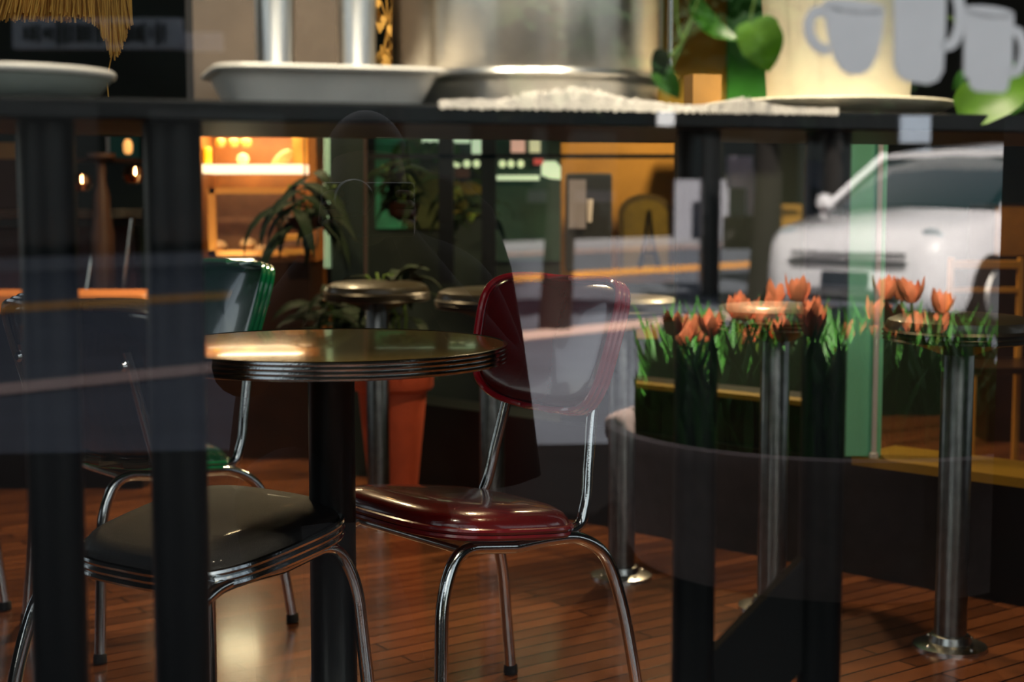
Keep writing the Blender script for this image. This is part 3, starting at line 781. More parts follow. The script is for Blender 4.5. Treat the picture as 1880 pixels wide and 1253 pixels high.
# mustard wall, dark fridge edge and the framed tower print
struct('wall_mustard', rect(B(), 1030, 262, 1242, 520, 6.5, .1), wally).name = 'trim_4'
P = at(1060, 370, 6.3)
t = thing('coffee_machine', 'dark coffee machine with a white lever in front of the mustard wall', 'machine', at(1090, 500, 6.2))
bm = rect(B(), 1040, 318, 1124, 500, 6.2, .16); obj('body', rel(bm, t), mat('machine grey', '#2c2f30', .4), t, smooth=False, bevel=.01)
bm = B(); tube(bm, [at(1083, 366, 6.15), at(1082, 408, 6.15)], lambda q: .013 - .004 * q, 12); obj('lever', rel(bm, t), whitem, t)
bm = rect(B(), 1044, 330, 1076, 420, 6.19, .012); obj('front_panel', rel(bm, t), mat('pale violet panel', '#8d8a94', .5), t, smooth=False)
a = at(1185, 505, 6.3)
t = thing('framed_print', 'arched dark gold print of an iron lattice tower on the mustard wall', 'picture', a)
bm = B(); out = [(1136, 505), (1136, 392)] + [(1186 - 50 * math.cos(q * PI / 12), 392 - 36 * math.sin(q * PI / 12)) for q in range(1, 12)] + [(1236, 392), (1236, 505)]
extrude_outline(bm, [at(x, y, 6.35) - a for x, y in out], (0, 1, 0), .03)
obj('backing', bm, mat('aged gold board', '#4c3d14', .5, noise=.3), t, smooth=False)
bm = B(); extrude_outline(bm, [at(1186 + (x - 1186) * .82, 505 + (y - 505) * .9 - 4, 6.345) - a for x, y in out], (0, 1, 0), .01)
obj('print', bm, mat('olive print', '#6d5c1c', .5, noise=.3), t, smooth=False)
bm = B()
for s in (-1, 1):
    extrude_outline(bm, [at(x, y, 6.335) - a for x, y in ((1192 + s * 1, 385), (1192 + s * 3, 385), (1192 + s * 9, 440), (1192 + s * 24, 496), (1192 + s * 13, 496), (1192 + s * 4, 445))], (0, 1, 0), .008)
for y, w in ((438, 10), (462, 15)): rect(bm, 1192 - w, y, 1192 + w, y + 5, 6.33, .008)
if True:
    bm2 = bm
obj('tower', bm2 if False else (lambda b: b)(bm), black, t, smooth=False)
tw = [o for o in t.children if o.name.startswith('tower')][0]
for v in tw.data.vertices:
    if v.co.length > 2: v.co -= a
# cup picture on the bar front and olive wall pieces above the shelf
a = at(1185, 628, 4.95)
t = thing('cup_picture', 'small tan picture of a coffee cup seen between the chair and the black shelf post', 'picture', a)
bm = rect(B(), 1164, 564, 1210, 622, 4.95, .015); obj('card', rel(bm, t), mat('tan card', '#c39258', .6), t, smooth=False)
bm = B(); extrude_outline(bm, [at(*q, 4.945) - a for q in ((1170, 570), (1196, 570), (1192, 596), (1184, 604), (1176, 600))], (0, 1, 0), .003)
tube(bm, [at(*q, 4.944) - a for q in ((1195, 574), (1205, 576), (1203, 590), (1192, 596))], .0022, 6, smooth=5)
obj('cup_drawing', bm, mat('dark tan ink', '#6a4620', .6), t, smooth=False)
struct('trim_5', rect(B(), 1205, -60, 1335, 215, 6.9, .05), mat('olive wall paint', '#c8aa3a', .7, noise=.5, nscale=3))
struct('trim_6', rect(B(), 1335, -60, 1420, 215, 6.85, .05), mat('leaf green paint', '#3aa83c', .7, noise=.5, nscale=3))
t = thing('amber_cabinet', 'cabinet with an amber brown upper door at the right edge of the photo', 'cabinet', (at(1900, 470, 6.4).x, 6.4, 0))
obj('door', rel(rect(B(), 1828, 380, 1980, 470, 6.38, .02), t), mat('amber board', '#8a5a1c', .6, noise=.3), t, smooth=False)
a_ = at(1825, 375, 6.4); b_ = at(1985, 375, 6.4); obj('carcass', rel(box(B(), a_.x, b_.x, 6.4, 6.75, 0, a_.z), t), woodd, t, smooth=False)
c_ = at(1810, 490, 5.6)
t = thing('wooden_chair', 'amber wooden chair behind the rightmost stool', 'chair', (c_.x, 5.6, 0))
wamb = mat('amber chair wood', '#b07a30', .4)
for nm, x0, x1, y0, y1, z0, z1 in (('back_rail', -.12, .12, -.01, .01, .79, .82), ('back_rail', -.12, .12, -.01, .01, .70, .72), ('back_post', -.14, -.12, -.012, .012, 0, .83), ('back_post', .12, .14, -.012, .012, 0, .83),
                                   ('seat', -.16, .16, -.34, -.01, .43, .455), ('leg', -.15, -.125, -.33, -.305, 0, .43), ('leg', .125, .15, -.33, -.305, 0, .43)):
    obj(nm, box(B(), x0, x1, y0, y1, z0, z1), wamb if nm != 'seat' else woodd, t, smooth=False, bevel=.003)
# hanging dried grass top left
P = at(140, -200, 2.6)
t = thing('dried_grass', 'hanging bundle of golden dried grass at the top left', 'dried grass', P)
bm = B(); rnd = random.Random(4)
for i in range(420):
    tx = rnd.uniform(-20, 245); q = (tx + 20) / 265
    bot = 22 + 20 * rnd.random() + (70 * math.exp(-((tx - 210) / 24) ** 2))
    A = at(150 + (tx - 150) * .7, -150, 2.6 + rnd.uniform(-.05, .05)); Bp = at(tx, bot, 2.6 + rnd.uniform(-.05, .05))
    tube(bm, [A - P, (A + Bp) / 2 - P + Vector((rnd.uniform(-.01, .01), 0, 0)), Bp - P], .0014, 4)
obj('grass', bm, straw, t, smooth=False)
bm = B(); tube(bm, [at(210, 80, 2.6) - P, at(198, 140, 2.6) - P, at(199, 178, 2.6) - P], .0012, 6, smooth=4); tube(bm, [(0, 0, -.1), (0, 0, 3.0 - P.z)], .003, 6); obj('string', bm, straw, t)
P = on_shelf(712, .36)
t = thing('gold_foliage', 'sprig of golden leaves in a small dark jar between tumbler and urn', 'plant', P)
obj('jar', lathe(B(), [(.016, 0), (.019, .003), (.019, .03), (.014, .036), (.01, .036), (.005, .034)], 24), black, t)
bm = B(); rnd = random.Random(9)
for _ in range(16):
    b_ = Vector((rnd.uniform(-.015, .015), rnd.uniform(-.01, .01), rnd.uniform(.05, .17))); leaf(bm, b_, b_ + Vector((rnd.uniform(-.02, .02), -.01, rnd.uniform(-.03, .03))), .014, (0, -1, .3), .1, 6)
for _ in range(4): tube(bm, [(0, 0, .03), (rnd.uniform(-.012, .012), 0, .1), (rnd.uniform(-.02, .02), 0, .18)], .0012, 5, smooth=3)
obj('leaves', bm, straw, t)

# ------------------------------------------------------------------ lamps
def pendant(x, y, z, lab, power, col=(1, .72, .40), r=.15):
    t = thing('pendant_lamp', lab, 'lamp', (x, y, z), group='pendant lamps')
    obj('shade', lathe(B(), [(r, 0), (r * .95, .02), (r * .5, .12), (.03, .17), (.02, .2)], 32, cap=False), black, t)
    obj('bulb', lathe(B(), [(.005, .02), (.03, .035), (.035, .06), (.02, .09), (.01, .11)], 20), bulb, t)
    obj('cord', tube(B(), [(0, 0, .19), (0, 0, 3.0 - z)], .004, 8), black, t)
    l = bpy.data.lights.new('pendant_light', 'SPOT'); l.energy = power; l.color = col; l.shadow_soft_size = .06; l.spot_size = 2.3; l.spot_blend = .4
    o = bpy.data.objects.new('pendant_light', l); COL.objects.link(o); o.parent = t; o.location = (0, 0, .0)
pendant(.5, 4.2, 2.15, 'black pendant lamp over the middle stools', 85)
pendant(-1.0, 4.9, 2.15, 'black pendant lamp over the left part of the room', 85)
pendant(-.9, 5.9, 1.95, 'black pendant lamp in front of the display cabinet', 60)
pendant(.9, 5.9, 2.1, 'black pendant lamp in front of the mustard wall', 150)
pendant(1.35, 3.0, 2.3, 'added black pendant lamp brightening the sea green post', 28)  # extra pendant added to light the sea green post
for px_, tx_, e_ in ((450, 500, 150), (1100, 1050, 130), (1560, 1540, 170)):  # unseen ceiling spots added to brighten the things on the shelf
    sp = on_shelf(px_, -.14); sp.z = 2.62; tg = on_shelf(tx_, .12); tg.z = 1.2
    dr = (tg - sp).normalized()
    t = thing('added_spotlight', {450: 'left', 1100: 'middle', 1560: 'right'}[px_] + ' added black ceiling spotlight brightening the window shelf', 'lamp', sp, group='added shelf spotlights')
    MM = dr.to_track_quat('-Z', 'Y').to_matrix().to_4x4()
    obj('can', lathe(B(), [(.035, -.02), (.037, -.02), (.037, .08), (.02, .095), (.005, .095)], 24, MM, cap=False), black, t)
    obj('stem', tube(B(), [(0, 0, .08), (0, 0, 3.0 - 2.62)], .008, 8), black, t)
    l = bpy.data.lights.new('added_spot', 'SPOT'); l.energy = e_; l.color = (1, .84, .62); l.shadow_soft_size = .03; l.spot_size = .75; l.spot_blend = .5
    o = bpy.data.objects.new('added_spot', l); COL.objects.link(o); o.parent = t; o.rotation_euler = dr.to_track_quat('-Z', 'Y').to_euler()
l = bpy.data.lights.new('cabinet_light', 'AREA'); l.energy = 5; l.size = .35; l.size_y = .25; l.shape = 'RECTANGLE'; l.color = (1, .82, .50)
o = bpy.data.objects.new('cabinet_light', l); COL.objects.link(o); a = at(463, 246, 6.1); o.location = (a.x, 6.15, 1.335)

# ------------------------------------------------------------------ the street behind the photographer (seen reflected in the window)
# everything below is laid out as it appears in the pane and mirrored to its real side
asph = mat('asphalt', '#666c78', .85, noise=.25, nscale=2)
street = B()
far = 60
extrude_outline(street, [gp(-30, -.0, .0), gp(60, -.0, .0), gp(60, -.0, far), gp(-30, -.0, far)], (0, 0, -1), .1)
struct('ground', street, asph, virt=True)
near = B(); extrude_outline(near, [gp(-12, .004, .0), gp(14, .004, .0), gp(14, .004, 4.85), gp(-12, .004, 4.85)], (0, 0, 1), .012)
struct('pavement', near, mat('shade toned paving', '#100f10', .8, noise=.4, nscale=6, spec=.1), virt=True)  # shade along the shop front is put into this darker paving colour
rv = Vector((.894, 1, 0)).normalized(); rnn = Vector((rv.y, -rv.x, 0))
def roadline(px, py, hw, m, name, z=.006):
    P = at_z(px, py, 0); bm = B()
    a = P - rv * 14; b = P + rv * 40
    a = P - rv * 6
    extrude_outline(bm, [a - rnn * hw + Vector((0, 0, z)), b - rnn * hw + Vector((0, 0, z)), b + rnn * hw + Vector((0, 0, z)), a + rnn * hw + Vector((0, 0, z))], (0, 0, 1), .004)
    struct(name, bm, m, virt=True)
roadline(215, 556, .48, mat('amber road paint', '#ffb050', .8), 'trim_7')
roadline(215, 697, .22, mat('pale pink road paint', '#f8d0c0', .8), 'trim_8')
roadline(1250, 455, .28, mat('pink kerb', '#d8b0a0', .8), 'trim_9')
# pavement opposite
P = at_z(1250, 452, 0)
bm = B(); extrude_outline(bm, [P - rv * 20 + Vector((0, 0, .01)), P + rv * 40 + Vector((0, 0, .01)), P + rv * 40 - rnn * 3 + Vector((0, 0, .01)), P - rv * 20 - rnn * 3 + Vector((0, 0, .01))], (0, 0, 1), .1)
struct('sidewalk', bm, mat('pale pavement', '#a8a8ae', .85), virt=True)

# buildings opposite
Bq = P - rnn * 2.5
def facade(t0, t1, h, m, label, wins):
    o = Bq + rv * ((t0 + t1) / 2)
    t = thing('street_building', label, 'building', o, virt=True)
    MM = Matrix(((rv.x, -rnn.x, 0, 0), (rv.y, -rnn.y, 0, 0), (0, 0, 1, 0), (0, 0, 0, 1))); w = (t1 - t0) / 2
    obj('facade', box(B(), -w, w, 0, 3, 0, h, MM), m, t, smooth=False)
    for x0, x1, z0, z1, mm in wins:
        obj('window' if mm is None else 'sign_panel', box(B(), x0, x1, -.06, 0, z0, z1, MM), mm or mat('street window glass', '#0a1214', .15), t, smooth=False)
    return t
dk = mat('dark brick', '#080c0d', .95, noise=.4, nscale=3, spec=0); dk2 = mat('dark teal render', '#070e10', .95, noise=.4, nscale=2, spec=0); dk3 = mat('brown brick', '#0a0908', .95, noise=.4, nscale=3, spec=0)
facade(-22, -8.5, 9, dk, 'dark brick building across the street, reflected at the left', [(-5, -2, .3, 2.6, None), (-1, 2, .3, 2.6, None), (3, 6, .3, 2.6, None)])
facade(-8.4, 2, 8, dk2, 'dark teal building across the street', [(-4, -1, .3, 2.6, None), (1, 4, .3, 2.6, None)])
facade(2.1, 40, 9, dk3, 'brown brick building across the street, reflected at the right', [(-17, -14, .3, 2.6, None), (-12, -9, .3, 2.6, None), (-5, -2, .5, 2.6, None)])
# pale shop sign with rows of blurred dark strokes
def vsign(px0, py0, px1, py1, Y, m, label, strokes=0):
    c = at((px0 + px1) / 2, py1, Y); t = thing('shop_sign', label, 'sign', c, virt=True)
    obj('panel', rel2(rect(B(), px0, py0, px1, py1, Y, .12), c), m, t, smooth=False)
    if strokes:
        rnd = random.Random(3); bm = B()
        for i in range(strokes):
            x = px0 + 20 + (px1 - px0 - 40) * i / strokes; h = rnd.uniform(.3, .8) * (py1 - py0)
            ym = (py0 + py1) / 2; w = rnd.uniform(3, 8)
            rect(bm, x, ym - h / 2, x + w, ym + h / 2, Y - .02, .02)
        obj('strokes', rel2(bm, c), black, t, smooth=False)
def rel2(bm, c): bmesh.ops.translate(bm, verts=bm.verts[:], vec=-Vector(c)); return bm
sg = mat('grey blue sign board', '#e4eaf2', .6)
vsign(22, 32, 330, 88, 14, sg, 'long grey blue shop sign across the street', 22)
vsign(335, 58, 405, 92, 14, mat('pale sign board', '#f0ecf4', .6), 'short pale shop sign right of the long one')
vsign(1655, 212, 1712, 262, 15, mat('pale blue sign board', '#98a8bc', .6), 'small square pale sign across the street')
vsign(1208, 204, 1240, 230, 15, sg, 'tiny pale sign across the street')
# trees
def tree(px, Y, h, r, label, seed, n=420):
    rnd = random.Random(seed); c = at(px, 500, Y); c.z = 0
    t = thing('street_tree', label, 'tree', c, virt=True)
    obj('trunk', tube(B(), [(0, 0, 0), (.05, 0, 1.2), (0, 0, 2.4), (.1, .1, h - r * .6)], lambda q: .14 - .07 * q, 10, smooth=5), mat('bark', '#1a1613', .9), t)
    bm = B()
    for i in range(n):
        v = Vector((rnd.gauss(0, 1), rnd.gauss(0, 1), rnd.gauss(0, 1))).normalized() * r * rnd.uniform(.5, 1); v.z *= .65
        p = v + Vector((0, 0, h)); d = Vector((rnd.uniform(-1, 1), rnd.uniform(-1, 1), rnd.uniform(-.8, .3))).normalized() * .34
        leaf(bm, p, p + d, .22, (rnd.uniform(-1, 1), rnd.uniform(-1, 1), 1), .1, 3)
    obj('crown', bm, mat('street leaves', '#183c10', .7, noise=.4, nscale=1), t, smooth=False)
tree(1020, 12, 2.35, .9, 'leafy green street tree reflected behind the urn', 21)
tree(1400, 13, 2.5, .9, 'leafy green street tree reflected above the white car', 22)
tree(1520, 17, 2.7, 1.1, 'second green street tree reflected above the white car', 23)
tree(720, 15, 3.2, 1.2, 'street tree reflected left of the urn', 24)
# street furniture
def vthing(name, lab, cat, boxes, Y, m):
    c = at(boxes[0][0], boxes[0][3], Y); t = thing(name, lab, cat, c, virt=True)
    for nm, r, mm in boxes_iter(boxes): obj(nm, rel2(rect(B(), *r, Y, .25), c), mm or m, t, smooth=False)
def boxes_iter(bs):
    for b in bs: yield (b[4] if len(b) > 4 else 'panel'), b[:4], (b[5] if len(b) > 5 else None)
vthing('dark_bollard', 'thick dark bollard post across the street', 'bollard', [(1290, 255, 1326, 546, 'shaft')], 16, black)
vthing('added_column', 'added dark column cutting off the reflection at the far right', 'column', [(1893, 200, 2060, 1150, 'shaft')], 3.4, mat('dark added column', '#14110e', .8))  # column added to end the car's reflection where the pane stops
vthing('notice_board', 'pale notice boards on a dark grey cabinet across the street', 'board', [(1335, 398, 1405, 458, 'cabinet', mat('dark grey cabinet', '#34302e', .7)), (1342, 286, 1385, 345, 'board'), (1378, 312, 1424, 396, 'board')], 14, mat('pale lilac board', '#c8c4d4', .6))
vthing('stone_wall', 'pale low wall across the street', 'wall', [(1240, 330, 1340, 440, 'wall')], 17, mat('pale lilac stone', '#9a9ca8', .8))
vthing('parked_van', 'pale grey parked van far across the street', 'van', [(970, 350, 1130, 372, 'roof', mat('grey van paint', '#8e929c', .4)), (960, 372, 1100, 430, 'side', mat('dark van glass', '#101a14', .2)), (960, 396, 1120, 425, 'hedge_band', black)], 13, None)
vthing('yellow_box', 'yellow newspaper box across the street', 'box', [(1425, 376, 1474, 452, 'body', mat('ochre painted steel', '#9c7420', .5)), (1430, 384, 1468, 396, 'slot', black)], 16, None)
vthing('far_doorway', 'pale framed doorway across the street', 'doorway', [(1482, 295, 1545, 400, 'surround', mat('blue grey render', '#5c6874', .7)), (1488, 345, 1512, 392, 'opening', black)], 18, None)

# white car
def car():
    c = at_z(1575, 600, 0); c = Vector((0, 0, 0)) + at_z(1640, 628, 0)
    c = Vector((3.95, 13.0, 0)); hd = math.radians(-133)        # heading of the nose
    t = thing('white_car', 'white hatchback parked at the kerb, reflected in the window', 'car', c, virt=True)
    RZ = Matrix.Rotation(hd, 4, 'Z')     # local +x is the nose
    paint = mat('white car paint', '#eeeef4', .25, coat=1); glass = mat('car glass', '#0e2c30', .08, coat=.5)
    def loft(st, prof, bm):
        rings = [[bm.verts.new(RZ @ Vector(p)) for p in prof(*s)] for s in st]
        for a, b in zip(rings, rings[1:]):
            for i in range(len(a)): bm.faces.new((a[i], a[(i + 1) % len(a)], b[(i + 1) % len(b)], b[i]))
        bm.faces.new(rings[0]); bm.faces.new(rings[-1]); return bm
    def low(x, w, zb, zt):
        return [(x, -w * .93, zb), (x, -w, zb + .12), (x, -w, (zb + zt) / 2), (x, -w * .97, zt - .08), (x, -w * .86, zt), (x, 0, zt + .03), (x, w * .86, zt), (x, w * .97, zt - .08), (x, w, (zb + zt) / 2), (x, w, zb + .12), (x, w * .93, zb)]
    obj('body', loft([(2.0, .60, .30, .62), (1.95, .74, .22, .74), (1.8, .83, .2, .82), (1.3, .87, .2, .90), (.85, .88, .2, .98), (0, .89, .2, 1.0), (-1.2, .89, .2, 1.02), (-1.8, .86, .22, 1.02), (-2.05, .80, .3, .98), (-2.1, .7, .4, .9)], low, B()), paint, t, sharp=.9)
    def cab(x, w, z0, z1, k=.8):
        return [(x, -w, z0), (x, -w * (1 + k) / 2, (z0 + z1) / 2), (x, -w * k, z1), (x, 0, z1 + .03), (x, w * k, z1), (x, w * (1 + k) / 2, (z0 + z1) / 2), (x, w, z0)]
    obj('cabin_glass', loft([(1.0, .80, .95, .97), (.25, .80, .97, 1.40), (-.4, .80, .97, 1.46), (-1.4, .80, .97, 1.44), (-1.95, .74, .97, 1.05)], cab, B()), glass, t, sharp=.5)
    bm = loft([(.28, .66, 1.40, 1.44), (-.4, .67, 1.45, 1.51), (-1.4, .66, 1.43, 1.49), (-1.6, .62, 1.36, 1.42)], lambda x, w, z0, z1: [(x, -w, z0), (x, -w * .9, z1), (x, 0, z1 + .03), (x, w * .9, z1), (x, w, z0)], B())
    obj('roof', bm, paint, t)
    for s in (-1, 1):
        bm = B(); tube(bm, [RZ @ Vector(p) for p in ((1.0, s * .80, .97), (.27, s * .66, 1.43))], .035, 8)
        tube(bm, [RZ @ Vector(p) for p in ((-.5, s * .82, .97), (-.5, s * .66, 1.45))], .03, 8); tube(bm, [RZ @ Vector(p) for p in ((-1.98, s * .76, .97), (-1.5, s * .64, 1.42))], .06, 8)
        obj('roof_pillar', bm, paint, t)
        obj('headlight', lathe(B(), [(.01, .03), (.09, .02), (.13, -.02)], 24, RZ @ Matrix.Translation((1.86, s * .62, .70)) @ Matrix.Rotation(PI / 2, 4, 'Y')), mat('headlight glass', '#c8d4dc', .1, .4), t)
        m_ = obj('wing_mirror', lathe(B(), [(.01, -.08), (.07, -.05), (.08, 0), (.06, .06), (.01, .08)], 16, RZ @ Matrix.Translation((.72, s * .98, 1.02))), paint, t)
        for x in (1.3, -1.35):
            wh = obj('wheel', lathe(B(), [(.05, -.1), (.26, -.1), (.315, -.08), (.315, .08), (.26, .1), (.05, .1)], 32, RZ @ Matrix.Translation((x, s * .80, .315)) @ Matrix.Rotation(PI / 2, 4, 'X')), rubber, t)
            obj('hub', lathe(B(), [(.02, -.02), (.18, -.02), (.2, .02), (.02, .03)], 24, RZ @ Matrix.Translation((x, s * .90, .315)) @ Matrix.Rotation(PI / 2, 4, 'X')), steel, wh)
    obj('grille', box(B(), 1.93, 2.0, -.5, .5, .50, .64, RZ), black, t, smooth=False)
    bm = B(); box(bm, 1.96, 2.015, -.52, .52, .56, .575, RZ); obj('grille_bar', bm, chrome, t, smooth=False)
    obj('lower_intake', box(B(), 1.93, 2.0, -.45, .45, .26, .36, RZ), black, t, smooth=False)
    obj('number_plate', box(B(), 1.99, 2.03, -.20, .20, .38, .49, RZ), mat('dark number plate', '#2c343c', .5), t, smooth=False)
car()

# tulip bed in a big round planter
pc = at(1535, 700, 4.3); pc.z = 0
t = thing('round_planter', 'large round stone planter full of orange tulips, reflected at the right', 'planter', pc, virt=True)
rr_ = .66
obj('tub', lathe(B(), [(rr_ * .86, 0), (rr_ * .9, .05), (rr_ * .99, .35), (rr_, .36), (rr_, .395), (rr_ - .03, .40), (rr_ - .05, .38), (rr_ - .06, .31), (.01, .31)], 72), mat('pinkish stone', '#d4b8ae', .7, noise=.2), t)
obj('soil', lathe(B(), [(rr_ - .06, .315), (.3, .33), (.01, .335)], 40), soil, t)
bm = B(); rnd = random.Random(31)
for i in range(1400):
    a = rnd.uniform(0, 2 * PI); r = (rr_ - .1) * math.sqrt(rnd.random()); b0 = Vector((math.cos(a) * r, math.sin(a) * r, .32)); L = rnd.uniform(.18, .42)
    b1 = rnd.uniform(0, 2 * PI); leaf(bm, b0, b0 + Vector((math.cos(b1) * .09, math.sin(b1) * .09, L)), .028, (math.cos(b1), math.sin(b1), .2), -.12, 5)
o = obj('tulip_leaves', bm, mat('tulip leaf', '#4f9a38', .5, noise=.3), t); o['kind'] = 'stuff'
tulm = mat('orange tulip petal', '#f08a58', .6); tuly = mat('yellow tulip petal', '#e8b030', .5)
def tulip(pm):
    t = thing('tulip', 'orange tulip in the round stone planter', 'tulip', pc, group='tulips in the planter', virt=True)
    obj('stem', tube(B(), [(0, 0, 0), (.008, 0, .2), (0, 0, .42)], .004, 6, smooth=5), stemm, t)
    bm = B()
    for k in range(6):
        a = k * PI / 3; d = Vector((math.cos(a), math.sin(a), 0)); o1 = d * .012 + Vector((0, 0, .41)); leaf(bm, o1, d * (.026 if k % 2 else .040) + Vector((rnd.uniform(-.006, .006), 0, rnd.uniform(.465, .485))), .036, -d, -.10, 6)
    obj('bloom', bm, pm, t)
    return t
tul = [(1245, 585), (1275, 590), (1318, 582), (1345, 552), (1385, 548), (1415, 528), (1438, 520), (1455, 605), (1500, 570), (1525, 560), (1500, 636), (1582, 560), (1620, 520), (1640, 578), (1690, 590), (1705, 525), (1640, 522), (1465, 590), (1258, 605), (1300, 600), (1372, 560), (1400, 545), (1485, 560), (1512, 585), (1545, 600), (1600, 585), (1665, 570), (1716, 585), (1440, 575), (1360, 600), (1655, 600), (1720, 545)]
first = None
for i, (px, py) in enumerate(tul):
    d = ray(px, py); dd = rnd.uniform(3.95, 4.6); top = EYE + d * (dd / d.y)
    ex = (top.x - pc.x); lim = math.sqrt(max(.02, (rr_ - .1) ** 2 - ex * ex)) if abs(ex) < rr_ - .1 else 0
    ex = max(-rr_ + .1, min(rr_ - .1, ex)); dy = max(-lim, min(lim, dd - pc.y))
    loc_ = Vector((pc.x + ex, pc.y + dy, at(px, py, pc.y + dy).z - .46))
    if i == 0: first = tulip(tulm); first.location = mirp(loc_); src = first
    else:
        o = dup(src, loc_, i * 1.3, virt=True); o.rotation_euler = (rnd.uniform(-.16, .16), rnd.uniform(-.16, .16), i * 1.3)
    if loc_.z < .2: pass

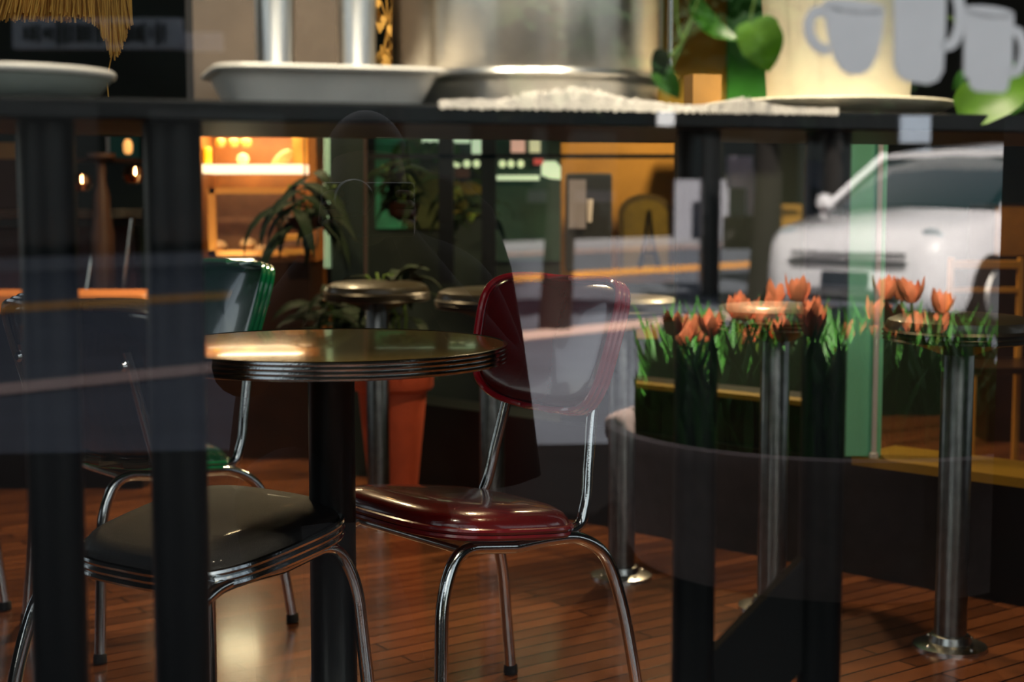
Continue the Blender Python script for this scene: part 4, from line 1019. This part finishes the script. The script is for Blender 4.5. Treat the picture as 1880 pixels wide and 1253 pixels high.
# photographer crouching outside, camera in both hands (shows only as a dark reflection)
def person():
    t = thing('person', 'person in a dark coat crouching outside, holding a camera to their face', 'person', (0.06, -.45, 0))
    J = {}; V = []; E = []; Rr = []
    def add(n, p, r, par=None):
        J[n] = len(V); V.append(Vector(p) - Vector((.06, -.45, 0))); Rr.append(r)
        if par is not None: E.append((J[par], J[n]))
    add('pelvis', (.06, -.55, .46), (.23, .15)); add('waist', (.06, -.52, .62), (.22, .14), 'pelvis'); add('chest', (.06, -.45, .80), (.22, .14), 'waist')
    add('neckb', (.06, -.38, .93), (.10, .08), 'chest'); add('neck', (.055, -.35, .98), (.055, .055), 'neckb'); add('skull', (.05, -.30, 1.06), (.085, .095), 'neck'); add('crown', (.05, -.30, 1.15), (.07, .08), 'skull')
    for s, n in ((-1, 'l'), (1, 'r')):
        add('sh' + n, (.06 + s * .20, -.40, .88), (.085, .08), 'neckb'); add('el' + n, (.06 + s * .27, -.30, .68), (.07, .065), 'sh' + n)
        add('wr' + n, (.035 + s * .085, -.15, .955), (.032, .03), 'el' + n); add('pa' + n, (.03 + s * .06, -.11, 1.0), (.034, .02), 'wr' + n)
    add('hipl', (-.06, -.52, .44), (.10, .10), 'pelvis'); add('kneel', (-.16, -.16, .50), (.072, .072), 'hipl'); add('shinl', (-.14, -.24, .26), (.058, .058), 'kneel'); add('ankl', (-.14, -.27, .08), (.042, .042), 'shinl'); add('toel', (-.15, -.12, .04), (.04, .035), 'ankl')
    add('hipr', (.18, -.52, .42), (.10, .10), 'pelvis'); add('kneer', (.24, -.34, .08), (.07, .07), 'hipr'); add('shinr', (.24, -.58, .075), (.055, .055), 'kneer'); add('ankr', (.24, -.76, .07), (.042, .042), 'shinr'); add('toer', (.24, -.84, .04), (.04, .035), 'ankr')
    me = bpy.data.meshes.new('body'); me.from_pydata([tuple(v) for v in V], E, []); me.materials.append(mat('dark coat cloth', '#0d0e10', .85))
    o = bpy.data.objects.new('body', me); COL.objects.link(o); o.parent = t
    md = o.modifiers.new('skin', 'SKIN'); md.use_smooth_shade = True
    for i, r in enumerate(Rr): me.skin_vertices[0].data[i].radius = r
    me.skin_vertices[0].data[0].use_root = True
    s2 = o.modifiers.new('sub', 'SUBSURF'); s2.levels = 2; s2.render_levels = 2
    bm = B(); pr = [(.06, 1.125, .06), (.17, 1.09, .10), (.235, 1.03, .13), (.275, .9, .16), (.30, .75, .18), (.32, .6, .20), (.34, .44, .21), (.32, .44, .20)]
    rings = []
    for w_, z_, d_ in pr: rings.append([bm.verts.new(Vector((.115 + w_ * math.cos(2 * PI * k / 48) * (1 + .02 * math.sin(k * 1.3)), -.56 + d_ * math.sin(2 * PI * k / 48), z_)) - Vector((.06, -.45, 0))) for k in range(48)])
    for a_, b_ in zip(rings, rings[1:]):
        for k in range(48): bm.faces.new((a_[k], a_[(k + 1) % 48], b_[(k + 1) % 48], b_[k]))
    bm.faces.new(rings[0]); obj('coat', bm, mat('dark coat cloth', '#0d0e10', .85), t)
    skin = mat('skin', '#7a5442', .6); O = Vector((.06, -.45, 0))
    bm = B(); bmesh.ops.create_uvsphere(bm, u_segments=28, v_segments=20, radius=1)
    for v in bm.verts:
        c = v.co; f = max(c.y, 0); v.co = Vector((c.x * .078 * (1 - .15 * max(-c.z, 0)), c.y * .095, c.z * .118)) + Vector((.05, -.285, 1.075)) - O
        if c.y > .9 and abs(c.x) < .2 and -.3 < c.z < .1: v.co.y += .015
    obj('head', bm, skin, t)
    bm = B(); bmesh.ops.create_uvsphere(bm, u_segments=28, v_segments=20, radius=1)
    for v in bm.verts:
        c = v.co.copy(); k = 1.0 if c.y < .25 or c.z > .45 else .86
        v.co = Vector((c.x * .09 * k, c.y * .105 * k - .008, c.z * .13 * k + .008)) + Vector((.05, -.29, 1.085)) - O
    obj('hair', bm, mat('dark hair', '#0c0908', .6), t)
    # hands: palm plus five separate curled fingers on each side of the camera
    for s in (-1, 1):
        hm = bpy.data.meshes.new('hand'); vs = []; es = []; rs = []
        def av(p, r, par=None):
            vs.append(Vector(p) - O); rs.append(r)
            if par is not None: es.append((par, len(vs) - 1))
            return len(vs) - 1
        w0 = av((.03 + s * .07, -.115, .985), .02); p0 = av((.03 + s * .074, -.10, 1.02), .02, w0)
        for k in range(4):
            zz = 1.005 + .017 * k; L = (.022, .026, .028, .025)[k]
            a1 = av((.03 + s * .078, -.082, zz), .0088, p0); a2 = av((.03 + s * .070, -.058, zz + .002), .0082, a1); a3 = av((.03 + s * (.070 - L), -.050, zz + .003), .0074, a2)
        b1 = av((.03 + s * .065, -.125, 1.01), .010, w0); b2 = av((.03 + s * .045, -.13, 1.03), .009, b1)
        hm.from_pydata([tuple(v) for v in vs], es, []); hm.materials.append(skin); ho = bpy.data.objects.new('hand', hm); COL.objects.link(ho); ho.parent = t
        ho.modifiers.new('skin', 'SKIN').use_smooth_shade = True
        for i, r in enumerate(rs): hm.skin_vertices[0].data[i].radius = (r, r)
        hm.skin_vertices[0].data[0].use_root = True; ho.modifiers.new('sub', 'SUBSURF').render_levels = 2
    c = thing('photo_camera', 'black camera held by the crouching person outside', 'camera', (0, -.085, 1.01))
    obj('camera_body', box(B(), -.055, .115, -.03, .012, -.03, .07), black, c, smooth=False, bevel=.006)
    obj('lens', lathe(B(), [(.034, .010), (.036, .02), (.036, .045), (.033, .052), (.028, .052), (.026, .03), (.005, .028)], 32, Matrix.Translation((0, 0, .04)) @ Matrix.Rotation(-PI / 2, 4, 'X')), black, c)
person()

# roof slab shades the near pavement; added unseen block shades the left street
rf = B(); wbox(rf, -9, 12, 3.0, 3.1, .15, 6.3); wbox(rf, -30, -.65, 3.1, 26, .15, 6.3); struct('roof_and_shade_block', rf, walld)

# ------------------------------------------------------------------ daylight
w = bpy.data.worlds.new('sky'); sc.world = w; w.use_nodes = True; nt = w.node_tree
bg = nt.nodes['Background']; st = nt.nodes.new('ShaderNodeTexSky')
st.sky_type = 'NISHITA'; st.sun_disc = False; st.sun_elevation = math.radians(38); st.sun_rotation = math.radians(180)
hs = nt.nodes.new('ShaderNodeHueSaturation'); hs.inputs['Saturation'].default_value = .4
nt.links.new(st.outputs['Color'], hs.inputs['Color']); nt.links.new(hs.outputs['Color'], bg.inputs['Color']); bg.inputs['Strength'].default_value = .19
l = bpy.data.lights.new('sun', 'SUN'); l.energy = 24; l.angle = .02; l.color = (1, .9, .78)
o = bpy.data.objects.new('sun', l); COL.objects.link(o)
sd_ = Vector((.16, -.75, -.68)).normalized()       # direction the light travels
o.rotation_euler = sd_.to_track_quat('-Z', 'Y').to_euler(); o.location = (0, 5, 12)
